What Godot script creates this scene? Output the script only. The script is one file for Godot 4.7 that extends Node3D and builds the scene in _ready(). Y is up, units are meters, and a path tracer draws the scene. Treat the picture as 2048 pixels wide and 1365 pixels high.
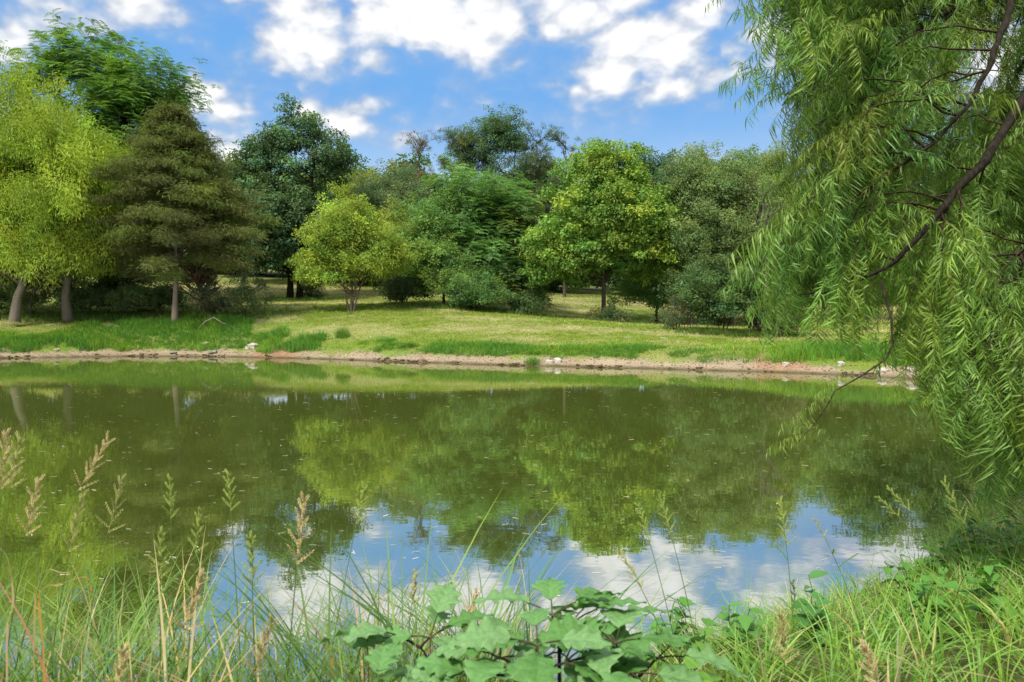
extends Node3D
# A farm pond with a mown meadow and a woodland edge behind it.
# Metres, y up. The camera stands on the near bank at x = 0, z = 0, 2.5 m above the water, and looks along -z.
# "d" is the distance ahead of the camera (d = -z).

const EYE := 2.5
const FOCAL := 1490.0

class MB:
	var v := PackedVector3Array()
	var n := PackedVector3Array()
	var c := PackedColorArray()
	var ix := PackedInt32Array()
	func vert(p: Vector3, nn: Vector3, cc: Color) -> int:
		v.append(p); n.append(nn); c.append(cc)
		return v.size() - 1
	func tri(a: int, b: int, d: int) -> void:
		ix.append(a); ix.append(b); ix.append(d)
	func flat_tri(a: Vector3, b: Vector3, d: Vector3, cc: Color) -> void:
		var nn := (d - a).cross(b - a).normalized()
		var k := v.size()
		vert(a, nn, cc); vert(b, nn, cc); vert(d, nn, cc)
		tri(k, k + 1, k + 2)
	func tube(p: PackedVector3Array, r: PackedFloat32Array, sides: int, cc: Color, lump := 0.0) -> void:
		var last := p.size() - 1
		var ref := Vector3(0.13, 0.21, 1.0).normalized()
		var first := v.size()
		for i in p.size():
			var t := (p[mini(i + 1, last)] - p[maxi(i - 1, 0)]).normalized()
			var a := ref - t * ref.dot(t)
			if a.length() < 0.05:
				a = Vector3.RIGHT - t * t.x
			a = a.normalized()
			ref = a
			var b := t.cross(a)
			for k in sides:
				var g := TAU * k / sides
				var o := a * cos(g) + b * sin(g)
				var w := r[i] * (1.0 + lump * sin(k * 12.9898 + i * 4.137))
				vert(p[i] + o * w, o, cc)
		for i in last:
			for k in sides:
				var q := first + i * sides + k
				var q2 := first + i * sides + (k + 1) % sides
				tri(q, q + sides, q2)
				tri(q2, q + sides, q2 + sides)
	func leaf(base: Vector3, along: Vector3, up: Vector3, l: float, w: float, cc: Color) -> void:
		var side := along.cross(up).normalized()
		var m := base + along * (l * 0.45)
		var lift := up * (w * 0.18)
		var tip := base + along * l - up * (l * 0.12)
		flat_tri(base, m + side * w * 0.5 + lift, tip, cc)
		flat_tri(base, tip, m - side * w * 0.5 + lift, cc)
	func lance(base: Vector3, along: Vector3, up: Vector3, l: float, w: float, droop: float, cc: Color) -> void:
		# a long narrow leaf that bends downwards
		var side := along.cross(up).normalized()
		if side.length() < 0.5:
			side = Vector3.RIGHT
		var p1 := base + along * (l * 0.33) + Vector3.DOWN * (droop * l * 0.08)
		var p2 := base + along * (l * 0.68) + Vector3.DOWN * (droop * l * 0.33)
		var p3 := base + along * (l * 0.93) + Vector3.DOWN * (droop * l * 0.72)
		var h := w * 0.5
		flat_tri(base, p1 + side * h, p1 - side * h, cc)
		flat_tri(p1 - side * h, p1 + side * h, p2 + side * h * 0.85, cc)
		flat_tri(p1 - side * h, p2 + side * h * 0.85, p2 - side * h * 0.85, cc)
		flat_tri(p2 - side * h * 0.85, p2 + side * h * 0.85, p3, cc)
	func mesh() -> ArrayMesh:
		var a := []
		a.resize(Mesh.ARRAY_MAX)
		a[Mesh.ARRAY_VERTEX] = v
		a[Mesh.ARRAY_NORMAL] = n
		a[Mesh.ARRAY_COLOR] = c
		a[Mesh.ARRAY_INDEX] = ix
		var m := ArrayMesh.new()
		m.add_surface_from_arrays(Mesh.PRIMITIVE_TRIANGLES, a)
		return m

var rng := RandomNumberGenerator.new()
var noise := FastNoiseLite.new()
var M := {}
var CL := {}
var taken := {}
var shore := PackedVector2Array()
var tps_p := PackedVector2Array()
var tps_w := PackedFloat64Array()
var gx := PackedFloat32Array()
var gd := PackedFloat32Array()
var gh := PackedFloat32Array()
var gs := PackedFloat32Array()

func rf(a: float, b: float) -> float:
	return rng.randf_range(a, b)

func rdir() -> Vector3:
	return Vector3(rng.randfn(), rng.randfn(), rng.randfn()).normalized()

func spot(u: float, w: float, d: float) -> Vector3:
	return Vector3((u - 1024.0) / FOCAL * d, EYE + (640.0 - w) / FOCAL * d, -d)

func numbered(called: String) -> String:
	taken[called] = taken.get(called, -1) + 1
	return called if taken[called] == 0 else "%s_%03d" % [called, taken[called]]

func tag(o: Node, label: String, category: String, group := "", kind := "") -> void:
	o.set_meta("label", label)
	o.set_meta("category", category)
	if group != "":
		o.set_meta("group", group)
	if kind != "":
		o.set_meta("kind", kind)

func thing(called: String, label: String, category: String, at: Vector3, group := "") -> Node3D:
	var o := Node3D.new()
	o.name = numbered(called)
	add_child(o)
	o.position = at
	tag(o, label, category, group)
	return o

func part(called: String, mesh: Mesh, mat: Material, parent: Node) -> MeshInstance3D:
	var o := MeshInstance3D.new()
	o.name = called if parent != self else numbered(called)
	o.mesh = mesh
	o.material_override = mat
	parent.add_child(o, true)
	return o

func scatter(called: String, mesh: Mesh, mat: Material, parent: Node, xf: Array, cols: PackedColorArray) -> MultiMeshInstance3D:
	var mm := MultiMesh.new()
	mm.transform_format = MultiMesh.TRANSFORM_3D
	mm.use_colors = true
	mm.mesh = mesh
	mm.instance_count = xf.size()
	for i in xf.size():
		mm.set_instance_transform(i, xf[i])
		mm.set_instance_color(i, cols[i])
	var o := MultiMeshInstance3D.new()
	o.name = called if parent != self else numbered(called)
	o.multimesh = mm
	o.material_override = mat
	parent.add_child(o, true)
	return o

func xform(at: Vector3, yaw: float, tilt_axis: Vector3, tilt: float, s: Vector3) -> Transform3D:
	var b := Basis(tilt_axis, tilt) * Basis(Vector3.UP, yaw)
	return Transform3D(b.scaled_local(s), at)

func tint(c: Color, amount: float, warm := 0.0) -> Color:
	var k := 1.0 + rng.randfn() * amount
	k = clampf(k, 0.5, 1.7)
	var w := rng.randfn() * warm
	return Color(c.r * k * (1.0 + w), c.g * k, c.b * k * (1.0 - w), 1.0)

# ------------------------------------------------------------------ ground

func shore_distance(p: Vector2) -> float:
	# metres to the waterline: positive on land, negative over the water
	var best := 1e9
	var k := shore.size()
	for i in k:
		var a := shore[i]
		var ab := shore[(i + 1) % k] - a
		var t := clampf((p - a).dot(ab) / ab.length_squared(), 0.0, 1.0)
		best = minf(best, (a + ab * t - p).length_squared())
	var s := sqrt(best)
	return -s if Geometry2D.is_point_in_polygon(p, shore) else s

func bend(r2: float) -> float:
	return 0.0 if r2 < 1e-9 else 0.5 * r2 * log(r2)

func tps_solve(c: Array) -> void:
	var k := c.size()
	var m := k + 3
	var a := []
	for i in m:
		var row := PackedFloat64Array()
		row.resize(m + 1)
		a.append(row)
	for i in k:
		tps_p.append(Vector2(c[i][0], c[i][1]))
	for i in k:
		for j in k:
			a[i][j] = bend((tps_p[i] - tps_p[j]).length_squared()) + (6.0 if i == j else 0.0)
		a[i][k] = 1.0
		a[i][k + 1] = tps_p[i].x
		a[i][k + 2] = tps_p[i].y
		a[k][i] = 1.0
		a[k + 1][i] = tps_p[i].x
		a[k + 2][i] = tps_p[i].y
		a[i][m] = c[i][2]
	for i in m:
		var piv := i
		for r in range(i + 1, m):
			if absf(a[r][i]) > absf(a[piv][i]):
				piv = r
		var sw: PackedFloat64Array = a[i]
		a[i] = a[piv]
		a[piv] = sw
		for r in m:
			if r != i:
				var f: float = a[r][i] / a[i][i]
				if f != 0.0:
					for q in range(i, m + 1):
						a[r][q] -= f * a[i][q]
	tps_w.resize(m)
	for i in m:
		tps_w[i] = a[i][m] / a[i][i]

func tps(p: Vector2) -> float:
	var k := tps_p.size()
	var h := tps_w[k] + tps_w[k + 1] * p.x + tps_w[k + 2] * p.y
	for i in k:
		h += tps_w[i] * bend((p - tps_p[i]).length_squared())
	return h

func find_cell(g: PackedFloat32Array, x: float) -> int:
	return clampi(g.bsearch(x) - 1, 0, g.size() - 2)

func on_grid(g: PackedFloat32Array, x: float, d: float) -> float:
	var i := find_cell(gx, x)
	var j := find_cell(gd, d)
	var u := clampf((x - gx[i]) / (gx[i + 1] - gx[i]), 0.0, 1.0)
	var w := clampf((d - gd[j]) / (gd[j + 1] - gd[j]), 0.0, 1.0)
	var k := gx.size()
	return lerpf(lerpf(g[j * k + i], g[j * k + i + 1], u), lerpf(g[(j + 1) * k + i], g[(j + 1) * k + i + 1], u), w)

func ground(x: float, d: float) -> float:
	return on_grid(gh, x, d)

func land(x: float, d: float) -> float:
	return on_grid(gs, x, d)

func steps(parts: Array) -> PackedFloat32Array:
	var out := PackedFloat32Array()
	var x: float = parts[0]
	out.append(x)
	for i in range(1, parts.size(), 2):
		while x < parts[i] - 0.001:
			x += parts[i + 1]
			out.append(x)
	return out

func straw_share(x: float, d: float) -> float:
	# how much dry cut grass lies on the meadow: swaths left by the mower
	var sway := noise.get_noise_2d(x * 1.2, d * 1.2) * 2.2
	var swath := 0.5 + 0.5 * sin((d + x * 0.10 + sway) * 1.15)
	var patch := noise.get_noise_2d(x * 2.3 + 300.0, d * 4.0)
	var fine := noise.get_noise_2d(x * 14.0, d * 30.0 + 90.0)
	return clampf(0.55 * swath + 0.9 * patch + 0.6 * fine - 0.10 + 0.010 * (d - 50.0), 0.0, 1.0)

func make_ground() -> void:
	shore = PackedVector2Array([Vector2(-33.3, 48.4), Vector2(-29, 50.2), Vector2(-25.1, 51.2), Vector2(-19.5, 50.4), Vector2(-13.1, 48.0), Vector2(-9, 45.6), Vector2(-4.8, 43.3), Vector2(-1.5, 41.4),
		Vector2(2.05, 40.0), Vector2(7.0, 38.0), Vector2(11.4, 35.9), Vector2(15.4, 33.6), Vector2(16.9, 31.0), Vector2(17.2, 27.0), Vector2(15.2, 22.0), Vector2(11.5, 16.5), Vector2(8.6, 12.6),
		Vector2(6.3, 9.9), Vector2(4.6, 7.9), Vector2(2.9, 6.5), Vector2(1.3, 5.7), Vector2(0.0, 4.9), Vector2(-1.5, 4.4), Vector2(-3.0, 4.3), Vector2(-6.0, 4.6), Vector2(-12.0, 7.0), Vector2(-22, 12),
		Vector2(-34, 22), Vector2(-42, 34), Vector2(-40, 45)])
	tps_solve([[-37, 57, 2.4], [-25, 56, 2.3], [-38, 75, 4.2], [-50, 60, 3.0], [-22, 76, 4.5], [-33, 95, 7.3], [-13, 60, 3.2], [-5.5, 66, 3.7], [7.9, 64, 2.1], [8, 57, 2.3], [0, 52, 2.1],
		[12, 85, 4.5], [19, 75, 2.6], [11.4, 45, 1.1], [16.5, 46, 0.95], [24, 62, 2.1], [18, 40, 0.9], [34, 50, 1.8], [-11.3, 52, 1.85], [-17.4, 56, 2.5], [0, 46, 1.05], [-13.8, 50.5, 1.0],
		[-33, 54, 1.9], [-60, 150, 13], [0, 150, 10], [60, 150, 9], [0, 100, 6.5], [-80, 100, 8], [60, 90, 4], [0, 0, 1.0], [-3, 1, 0.9], [4, 2, 1.0], [8, 4, 1.1], [12, 9, 1.2], [-10, 0, 1.0],
		[22, 20, 1.4], [0, -30, 2.0], [-60, 20, 2.0], [60, 20, 2.0], [-40, -20, 2.0], [40, -20, 2.0], [-80, 50, 3.0]])
	gx = steps([-1500.0, -300.0, 300.0, -150.0, 75.0, -62.0, 8.0, -46.0, 1.0, 34.0, 0.4, 46.0, 1.0, 62.0, 4.0, 150.0, 22.0, 300.0, 75.0, 1500.0, 300.0])
	gd = steps([-600.0, -100.0, 100.0, -20.0, 10.0, 0.0, 1.0, 13.0, 0.3, 28.0, 1.0, 62.0, 0.35, 80.0, 0.6, 110.0, 2.0, 160.0, 5.0, 400.0, 40.0, 2000.0, 400.0])
	var b := MB.new()
	var nx := gx.size()
	var nd := gd.size()
	gh.resize(nx * nd)
	gs.resize(nx * nd)
	for j in nd:
		for i in nx:
			var x := gx[i]
			var d := gd[j]
			var s := shore_distance(Vector2(x, d))
			s += noise.get_noise_2d(x * 9.0, d * 9.0) * 0.35
			var h: float
			if s < 0.0:
				h = maxf(s * 0.28, -1.6)
			else:
				var bank := minf(s * 0.36, 0.95)
				var hill := clampf(tps(Vector2(clampf(x, -100, 100), clampf(d, -60, 190))), 0.6, 20.0)
				h = lerpf(bank, hill, smoothstep(0.8, 6.0, s))
				h += noise.get_noise_2d(x * 5.0, d * 5.0) * 0.10 * smoothstep(0.5, 3.0, s)
				h += noise.get_noise_2d(x * 26.0, d * 26.0) * 0.035
			gh[j * nx + i] = h
			gs[j * nx + i] = s
	var meadow := Color(0.260, 0.320, 0.060)
	var lush := Color(0.190, 0.285, 0.045)
	var straw := Color(0.60, 0.55, 0.32)
	var dirt := Color(0.46, 0.365, 0.265)
	var clay := Color(0.44, 0.25, 0.15)
	var mud := Color(0.14, 0.11, 0.06)
	var soil := Color(0.10, 0.095, 0.04)
	for j in nd:
		for i in nx:
			var x := gx[i]
			var d := gd[j]
			var s := gs[j * nx + i]
			var a := maxi(i - 1, 0)
			var z := mini(i + 1, nx - 1)
			var e := maxi(j - 1, 0)
			var f := mini(j + 1, nd - 1)
			var sx := (gh[j * nx + z] - gh[j * nx + a]) / (gx[z] - gx[a])
			var sd := (gh[f * nx + i] - gh[e * nx + i]) / (gd[f] - gd[e])
			var col := meadow.lerp(lush, clampf(0.5 + noise.get_noise_2d(x * 1.6, d * 1.6 + 50.0) * 1.6, 0, 1))
			col = col.lerp(straw, straw_share(x, d) * (1.0 if d < 92.0 else 0.3))
			if d > 28.0:
				col = col.lerp(Color(0.17, 0.31, 0.045).lerp(meadow, clampf(0.4 + noise.get_noise_2d(x * 18.0, d * 18.0), 0, 1)), smoothstep(7.0, 3.0, s) * 0.75)
			if d < 28.0:
				col = soil.lerp(lush, clampf(0.35 + noise.get_noise_2d(x * 30.0, d * 30.0), 0, 1) * 0.6)
			var edge := s + noise.get_noise_2d(x * 12.0 + 11.0, d * 12.0) * 1.1 + noise.get_noise_2d(x * 40.0, d * 40.0) * 0.5
			var bare := dirt.lerp(clay, 0.8 * smoothstep(0.12, 0.40, noise.get_noise_2d(x * 4.5 + 37.0, d * 4.5)))
			bare = bare.lerp(straw, clampf(noise.get_noise_2d(x * 22.0, d * 22.0) * 1.2, 0, 1) * 0.5)
			var strip := 1.15 if d > 28.0 else 0.5
			col = col.lerp(bare, 1.0 - smoothstep(strip - 0.35, strip + 0.35, edge))
			col = col.lerp(mud, 1.0 - smoothstep(0.05, 0.40, s))
			b.vert(Vector3(x, gh[j * nx + i], -d), Vector3(-sx, 1.0, sd).normalized(), col)
	for j in nd - 1:
		for i in nx - 1:
			var q := j * nx + i
			b.tri(q, q + nx, q + 1)
			b.tri(q + 1, q + nx, q + nx + 1)
	var o := part("ground", b.mesh(), M.ground, self)
	o.set_meta("kind", "structure")
	o.set_meta("label", "mown meadow and earthen banks around the pond")

func make_water() -> void:
	var b := MB.new()
	var k := []
	for p in [Vector3(-70, 0, -70), Vector3(26, 0, -70), Vector3(26, 0, -1.5), Vector3(-70, 0, -1.5)]:
		k.append(b.vert(p, Vector3.UP, Color.WHITE))
	b.tri(k[0], k[1], k[2])
	b.tri(k[0], k[2], k[3])
	var o := part("pond_water", b.mesh(), M.water, self)
	o.set_meta("kind", "structure")
	o.set_meta("label", "still murky green pond water")

# ------------------------------------------------------------------ leaf clumps, one mesh per kind of foliage

func clump_broad(count: int, r: float, flat: float, l: float, w: float, upness: float) -> ArrayMesh:
	var b := MB.new()
	for i in count:
		var o := rdir() * r * pow(rng.randf(), 0.45)
		o.y *= flat
		var up := (Vector3.UP * upness + rdir() + o.normalized() * 0.5).normalized()
		var along := (o.normalized() * 0.7 + rdir() * 0.8 + Vector3.DOWN * 0.15)
		along = (along - up * along.dot(up)).normalized()
		var g := rf(0.72, 1.25)
		b.leaf(o, along, up, l * rf(0.7, 1.25), w * rf(0.75, 1.2), Color(g * rf(0.9, 1.12), g, g * 0.95))
	return b.mesh()

func clump_fine(count: int, r: float, l: float, w: float, hang: float) -> ArrayMesh:
	# slender leaves that hang from thin twigs
	var b := MB.new()
	for i in count:
		var o := rdir() * r * pow(rng.randf(), 0.5)
		var along := (rdir() * 0.75 + Vector3.DOWN * hang + o.normalized() * 0.4).normalized()
		var up := (rdir() + Vector3.UP * 0.9).normalized()
		up = (up - along * up.dot(along)).normalized()
		var g := rf(0.75, 1.25)
		b.leaf(o, along, up, l * rf(0.6, 1.3), w * rf(0.8, 1.3), Color(g * rf(0.92, 1.1), g, g * 0.9))
	return b.mesh()

func clump_frond(count: int) -> ArrayMesh:
	# pinnate fronds: leaflets in two rows along arching stalks
	var b := MB.new()
	for i in count:
		var az := rf(0, TAU)
		var outv := Vector3(cos(az), rf(-0.1, 0.6), sin(az)).normalized()
		var start := rdir() * 0.15
		var side := outv.cross(Vector3.UP).normalized()
		var g := rf(0.78, 1.2)
		for k in 7:
			var t := 0.15 + 0.12 * k
			var p := start + outv * t * 0.75 + Vector3.DOWN * (t * t * 0.28)
			for sgn in [-1.0, 1.0]:
				var along: Vector3 = (side * sgn + outv * 0.5 + Vector3.DOWN * 0.25).normalized()
				b.leaf(p, along, Vector3.UP, 0.17, 0.075, Color(g, g, g * 0.95))
	return b.mesh()

func clump_cedar(count: int) -> ArrayMesh:
	var b := MB.new()
	for i in count:
		var o := Vector3(rng.randfn() * 0.28, rng.randfn() * 0.12, rng.randfn() * 0.28)
		var along := (Vector3(o.x, 0, o.z).normalized() * 0.9 + rdir() * 0.6 + Vector3(0, -0.25, 0)).normalized()
		var up := (rdir() * 0.8 + Vector3.UP).normalized()
		up = (up - along * up.dot(along)).normalized()
		var g := rf(0.6, 1.3)
		b.leaf(o, along, up, rf(0.18, 0.42), rf(0.035, 0.065), Color(g * rf(0.9, 1.15), g, g))
	return b.mesh()

func willow_strand(leaves: int, length: float) -> ArrayMesh:
	# a hanging twig with alternate lance-shaped leaves; runs from the origin along +x and sags
	var b := MB.new()
	var p := PackedVector3Array()
	var r := PackedFloat32Array()
	var wob := rf(-0.25, 0.25)
	for i in 7:
		var t := i / 6.0
		p.append(Vector3(length * t, -length * 0.30 * t * t, wob * length * t * t))
		r.append(lerpf(0.0034, 0.0012, t))
	b.tube(p, r, 3, Color(0.75, 0.55, 0.55))
	for i in leaves:
		var t := (i + rf(0.2, 0.9)) / leaves
		var base := Vector3(length * t, -length * 0.30 * t * t, wob * length * t * t)
		var az := rf(0, TAU)
		var along := (Vector3(rf(-0.1, 0.8), 0.0, 0.0) + Vector3(0, cos(az) * 0.5 - rf(0.1, 0.9), sin(az) * 0.7) + rdir() * 0.4).normalized()
		var up := (Vector3.UP + rdir() * 0.55).normalized()
		var g := rf(0.78, 1.25)
		var yellow := 1.7 if rng.randf() < 0.06 else 1.0
		b.lance(base, along, up, rf(0.045, 0.125), rf(0.0075, 0.0125), rf(0.2, 1.6), Color(g * rf(0.88, 1.15) * yellow, g * (1.0 + (yellow - 1.0) * 0.4), g * 0.9))
	return b.mesh()

func grass_tuft(blades: int, h: float, spread: float, w: float, lean: float, segs := 3) -> ArrayMesh:
	var b := MB.new()
	for i in blades:
		var az := rf(0, TAU)
		var outv := Vector3(cos(az), 0, sin(az))
		var base := outv * rf(0, spread) + Vector3.DOWN * 0.02
		var hh := h * rf(0.45, 1.15)
		var ln := lean * rf(0.2, 1.3) * hh
		var side := Vector3(-sin(az), 0, cos(az)).rotated(Vector3.UP, rf(-1.0, 1.0)) * w * rf(0.6, 1.2)
		var g := rf(0.7, 1.3)
		var col := Color(g, g, g)
		if rng.randf() < 0.10:
			col = Color(g * 1.9, g * 1.25, g * 1.7)
		var rise := rf(0.85, 1.05)
		var last := base
		var lw := 0.5
		for k in range(1, segs + 1):
			var t := float(k) / segs
			var q := base + Vector3.UP * hh * (1.25 * t - 0.30 * t * t) * rise + outv * ln * pow(t, 2.1) * 1.15
			var w1 := 0.5 * (1.0 - pow(t, 2.5))
			b.flat_tri(last - side * lw, last + side * lw, q + side * w1, col)
			if k < segs:
				b.flat_tri(last - side * lw, q + side * w1, q - side * w1, col)
			last = q
			lw = w1
	return b.mesh()

# ------------------------------------------------------------------ trees

func limb_path(a: Vector3, z: Vector3, sag: float, wob: float, k: int) -> PackedVector3Array:
	var p := PackedVector3Array()
	for i in k + 1:
		var t := float(i) / k
		var q := a.lerp(z, t) + Vector3.UP * sag * sin(t * PI) * a.distance_to(z)
		if i > 0 and i < k:
			q += rdir() * wob * a.distance_to(z)
		p.append(q)
	return p

func taper(k: int, r0: float, r1: float) -> PackedFloat32Array:
	var r := PackedFloat32Array()
	for i in k + 1:
		r.append(lerpf(r0, r1, pow(float(i) / k, 0.8)))
	return r

func lush_of(c: Color) -> Color:
	return Color(c.r * 2.0, c.g * 1.95, c.b * 2.0 + 0.022)

# lobes: [dx, height of centre, dz, radius, vertical radius, clusters]
func tree(o: Dictionary) -> Node3D:
	rng.seed = hash(o.label)
	var y := ground(o.x, o.d)
	var root := thing(o.name, o.label, o.get("cat", "tree"), Vector3(o.x, y - 0.05, -o.d), o.get("group", ""))
	var wood := MB.new()
	var bark: Color = o.get("bark", Color(0.11, 0.095, 0.075))
	var top: float = o.get("trunk_top", o.h * 0.82)
	var tr: float = o.get("tr", o.h * 0.016)
	var stems := []
	var bases: Array = o.get("stems", [[0.0, 0.0, 0.0, 0.0]])   # foot dx, dz and head dx, dz
	for st in bases:
		var p := PackedVector3Array()
		var r := PackedFloat32Array()
		for i in 9:
			var t := i / 8.0
			var e := pow(t, 1.2)
			p.append(Vector3(lerpf(st[0], st[2], e) + rng.randfn() * tr * 0.8 * minf(t * 1.5, 1.0), top * t, lerpf(st[1], st[3], e) + rng.randfn() * tr * 0.6 * minf(t * 1.5, 1.0)))
			r.append(tr * (1.0 - 0.86 * t) * (1.12 if i == 0 else rf(0.9, 1.04)))
		wood.tube(p, r, 9, bark, 0.14)
		stems.append(p)
	var cl: ArrayMesh = CL[o.clump]
	var xf := []
	var cols := PackedColorArray()
	var per: int = o.get("per", 7)
	var cr: float = o.get("cr", 0.9)
	var size: float = o.get("size", 1.0)
	var flatness: float = o.get("flat", 0.9)
	var col: Color = lush_of(o.col)
	var tips: Color = lush_of(o.get("tips", o.col))
	var shell: float = o.get("shell", 0.45)
	for lobe in o.lobes:
		for i in int(lobe[5] * 1.22):
			var dir := rdir()
			if dir.y < -0.3:
				dir.y *= 0.5
			var rr := lerpf(shell, 1.0, pow(rng.randf(), 0.7))
			var lump := noise.get_noise_3d((dir.x + lobe[0]) * 55.0, (dir.y + lobe[1]) * 55.0, (dir.z + o.x) * 55.0)
			if lump < -0.16 and rng.randf() < 0.75:
				continue
			rr *= 1.0 + 0.55 * lump
			if rng.randf() < 0.14:
				rr *= rf(1.05, 1.28)
			var c := Vector3(lobe[0] + dir.x * lobe[3] * rr, lobe[1] + dir.y * lobe[4] * rr, lobe[2] + dir.z * lobe[3] * rr)
			if c.y < 0.35:
				c.y = rf(0.3, 0.8)
			# the twig that carries this cluster
			var sp: PackedVector3Array = stems[rng.randi() % stems.size()]
			var reach := Vector2(c.x - sp[8].x, c.z - sp[8].z).length()
			var ty := clampf((c.y - reach * rf(0.35, 0.8)) / top, o.get("fork", 0.16) * rf(1.0, 1.6), 0.98)
			var k := clampi(int(ty * 8.0), 0, 7)
			var a := sp[k].lerp(sp[k + 1], ty * 8.0 - k)
			var thick := clampf(tr * 0.28 * (1.0 - 0.6 * ty), 0.012, 0.12)
			wood.tube(limb_path(a, c, rf(-0.04, 0.08), 0.04, 4), taper(4, thick, thick * 0.18), 3, bark)
			var tone := tint(col.lerp(tips, clampf(rng.randf() * 1.4 - 0.4, 0, 1)), o.get("vary", 0.13), 0.07)
			var n_here := int(per * rf(0.6, 1.4)) + 1
			for q in n_here:
				var off := Vector3(rng.randfn(), rng.randfn() * flatness, rng.randfn()) * cr * 0.5
				var out := (Vector3(dir.x, 0, dir.z) + rdir() * 0.5).normalized()
				var axis := out.cross(Vector3.UP).normalized()
				var s := size * rf(0.75, 1.25)
				xf.append(xform(c + off, rf(0, TAU), axis, -rf(-0.1, 0.55), Vector3(s, s, s)))
				cols.append(tint(tone, 0.07, 0.03))
	part("trunk", wood.mesh(), M.bark, root)
	var crown := scatter("crown", cl, M.leaf, root, xf, cols)
	crown.set_meta("kind", "stuff")
	return root

func cedar(o: Dictionary) -> Node3D:
	rng.seed = hash(o.label)
	var y := ground(o.x, o.d)
	var root := thing(o.name, o.label, "tree", Vector3(o.x, y - 0.05, -o.d), o.get("group", ""))
	var wood := MB.new()
	var bark := Color(0.46, 0.37, 0.31)
	var h: float = o.h
	var p := PackedVector3Array()
	var r := PackedFloat32Array()
	for i in 13:
		var t := i / 12.0
		p.append(Vector3(sin(t * 5.0 + o.x) * 0.12, h * t, cos(t * 4.0) * 0.1))
		r.append(o.tr * (1.0 - 0.93 * t) * (1.12 if i == 0 else rf(0.88, 1.05)))
	wood.tube(p, r, 9, bark, 0.12)
	var xf := []
	var cols := PackedColorArray()
	for i in int(o.branches):
		var t := pow(rng.randf(), 0.8)
		var hy: float = lerpf(o.low, h * 0.985, t)
		# widest in the lower third, then tapering to a loose tip
		var reach: float = o.w * (0.35 + 0.65 * smoothstep(0.0, 0.22, t)) * pow(1.0 - t, 0.80) * rf(0.62, 1.12) + 0.25
		var az := rf(0, TAU)
		var outv := Vector3(cos(az), 0, sin(az))
		var k := clampi(int(hy / h * 12.0), 0, 11)
		var a := p[k].lerp(p[k + 1], hy / h * 12.0 - k)
		var z := a + outv * reach + Vector3.UP * reach * rf(-0.22, 0.28)
		var path := limb_path(a, z, rf(-0.02, 0.12), 0.03, 5)
		wood.tube(path, taper(5, 0.05, 0.01), 3, bark)
		if rng.randf() < 0.30:
			var stub := z.lerp(a, rf(-0.05, 0.35)) + Vector3.DOWN * rf(-0.2, 0.9)
			var dead := MB.new()
			dead.tube(limb_path(a, stub, rf(0.02, 0.15), 0.08, 5), taper(5, 0.045, 0.014), 3, Color(0.50, 0.45, 0.38))
			part("dead_branch", dead.mesh(), M.bark, root)
		var tone := tint((o.col as Color).lerp(o.tips, smoothstep(0.5, 1.0, rng.randf())) * 1.85, 0.16, 0.03)
		for q in int(5 + reach * o.get("fill", 4.0)):
			var u := rf(0.34, 1.1)
			var at := a.lerp(z, u) + Vector3.UP * rf(-0.02, 0.12) * reach * sin(u * PI)
			at += Vector3(rng.randfn() * 0.30, rng.randfn() * 0.16, rng.randfn() * 0.30)
			var s: float = rf(0.75, 1.3) * o.get("size", 1.0)
			xf.append(xform(at, rf(0, TAU), outv.cross(Vector3.UP), -rf(-0.1, 0.45), Vector3(s, s, s)))
			cols.append(tint(tone, 0.08, 0.02))
	part("trunk", wood.mesh(), M.bark, root)
	var crown := scatter("crown", CL.cedar, M.leaf, root, xf, cols)
	crown.set_meta("kind", "stuff")
	return root

func bare_tree(label: String, x: float, d: float, h: float, forks: int, col: Color, sparse: int, leafcol: Color) -> void:
	# thin leafless or thinly leaved tree
	rng.seed = hash(label)
	var root := thing("sparse_tree", label, "tree", Vector3(x, ground(x, d) - 0.05, -d), "thin trees showing sky between their twigs")
	var wood := MB.new()
	var xf := []
	var cols := PackedColorArray()
	var p := PackedVector3Array()
	for i in 9:
		var t := i / 8.0
		p.append(Vector3(sin(t * 3.0 + x) * 0.35 * t, h * 0.92 * t, cos(t * 3.5 + x) * 0.3 * t))
	wood.tube(p, taper(8, h * 0.011, 0.03), 6, col)
	for i in forks:
		var t := rf(0.45, 0.98)
		var k := clampi(int(t * 8.0), 0, 7)
		var a := p[k].lerp(p[k + 1], t * 8.0 - k)
		var az := rf(0, TAU)
		var z := a + Vector3(cos(az) * rf(0.9, 3.0), rf(0.8, 3.2), sin(az) * rf(0.9, 3.0)) * (1.25 - 0.6 * t)
		wood.tube(limb_path(a, z, rf(-0.05, 0.05), 0.05, 4), taper(4, 0.09, 0.03), 4, col)
		for j in 6:
			var z2 := a.lerp(z, rf(0.4, 1.0)) + Vector3(rf(-1.4, 1.4), rf(0.1, 1.4), rf(-1.4, 1.4)) * 0.9
			wood.tube(limb_path(a.lerp(z, rf(0.3, 0.9)), z2, 0.02, 0.06, 3), taper(3, 0.035, 0.016), 3, col)
			for q in sparse:
				xf.append(xform(z2 + rdir() * rf(0.0, 0.8), rf(0, TAU), Vector3.RIGHT, rf(-0.4, 0.4), Vector3.ONE * rf(0.5, 0.95)))
				cols.append(tint(leafcol * 1.7, 0.16, 0.10))
	part("trunk", wood.mesh(), M.bark, root)
	if xf.size() > 0:
		scatter("crown", CL.small, M.leaf, root, xf, cols).set_meta("kind", "stuff")

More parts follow.
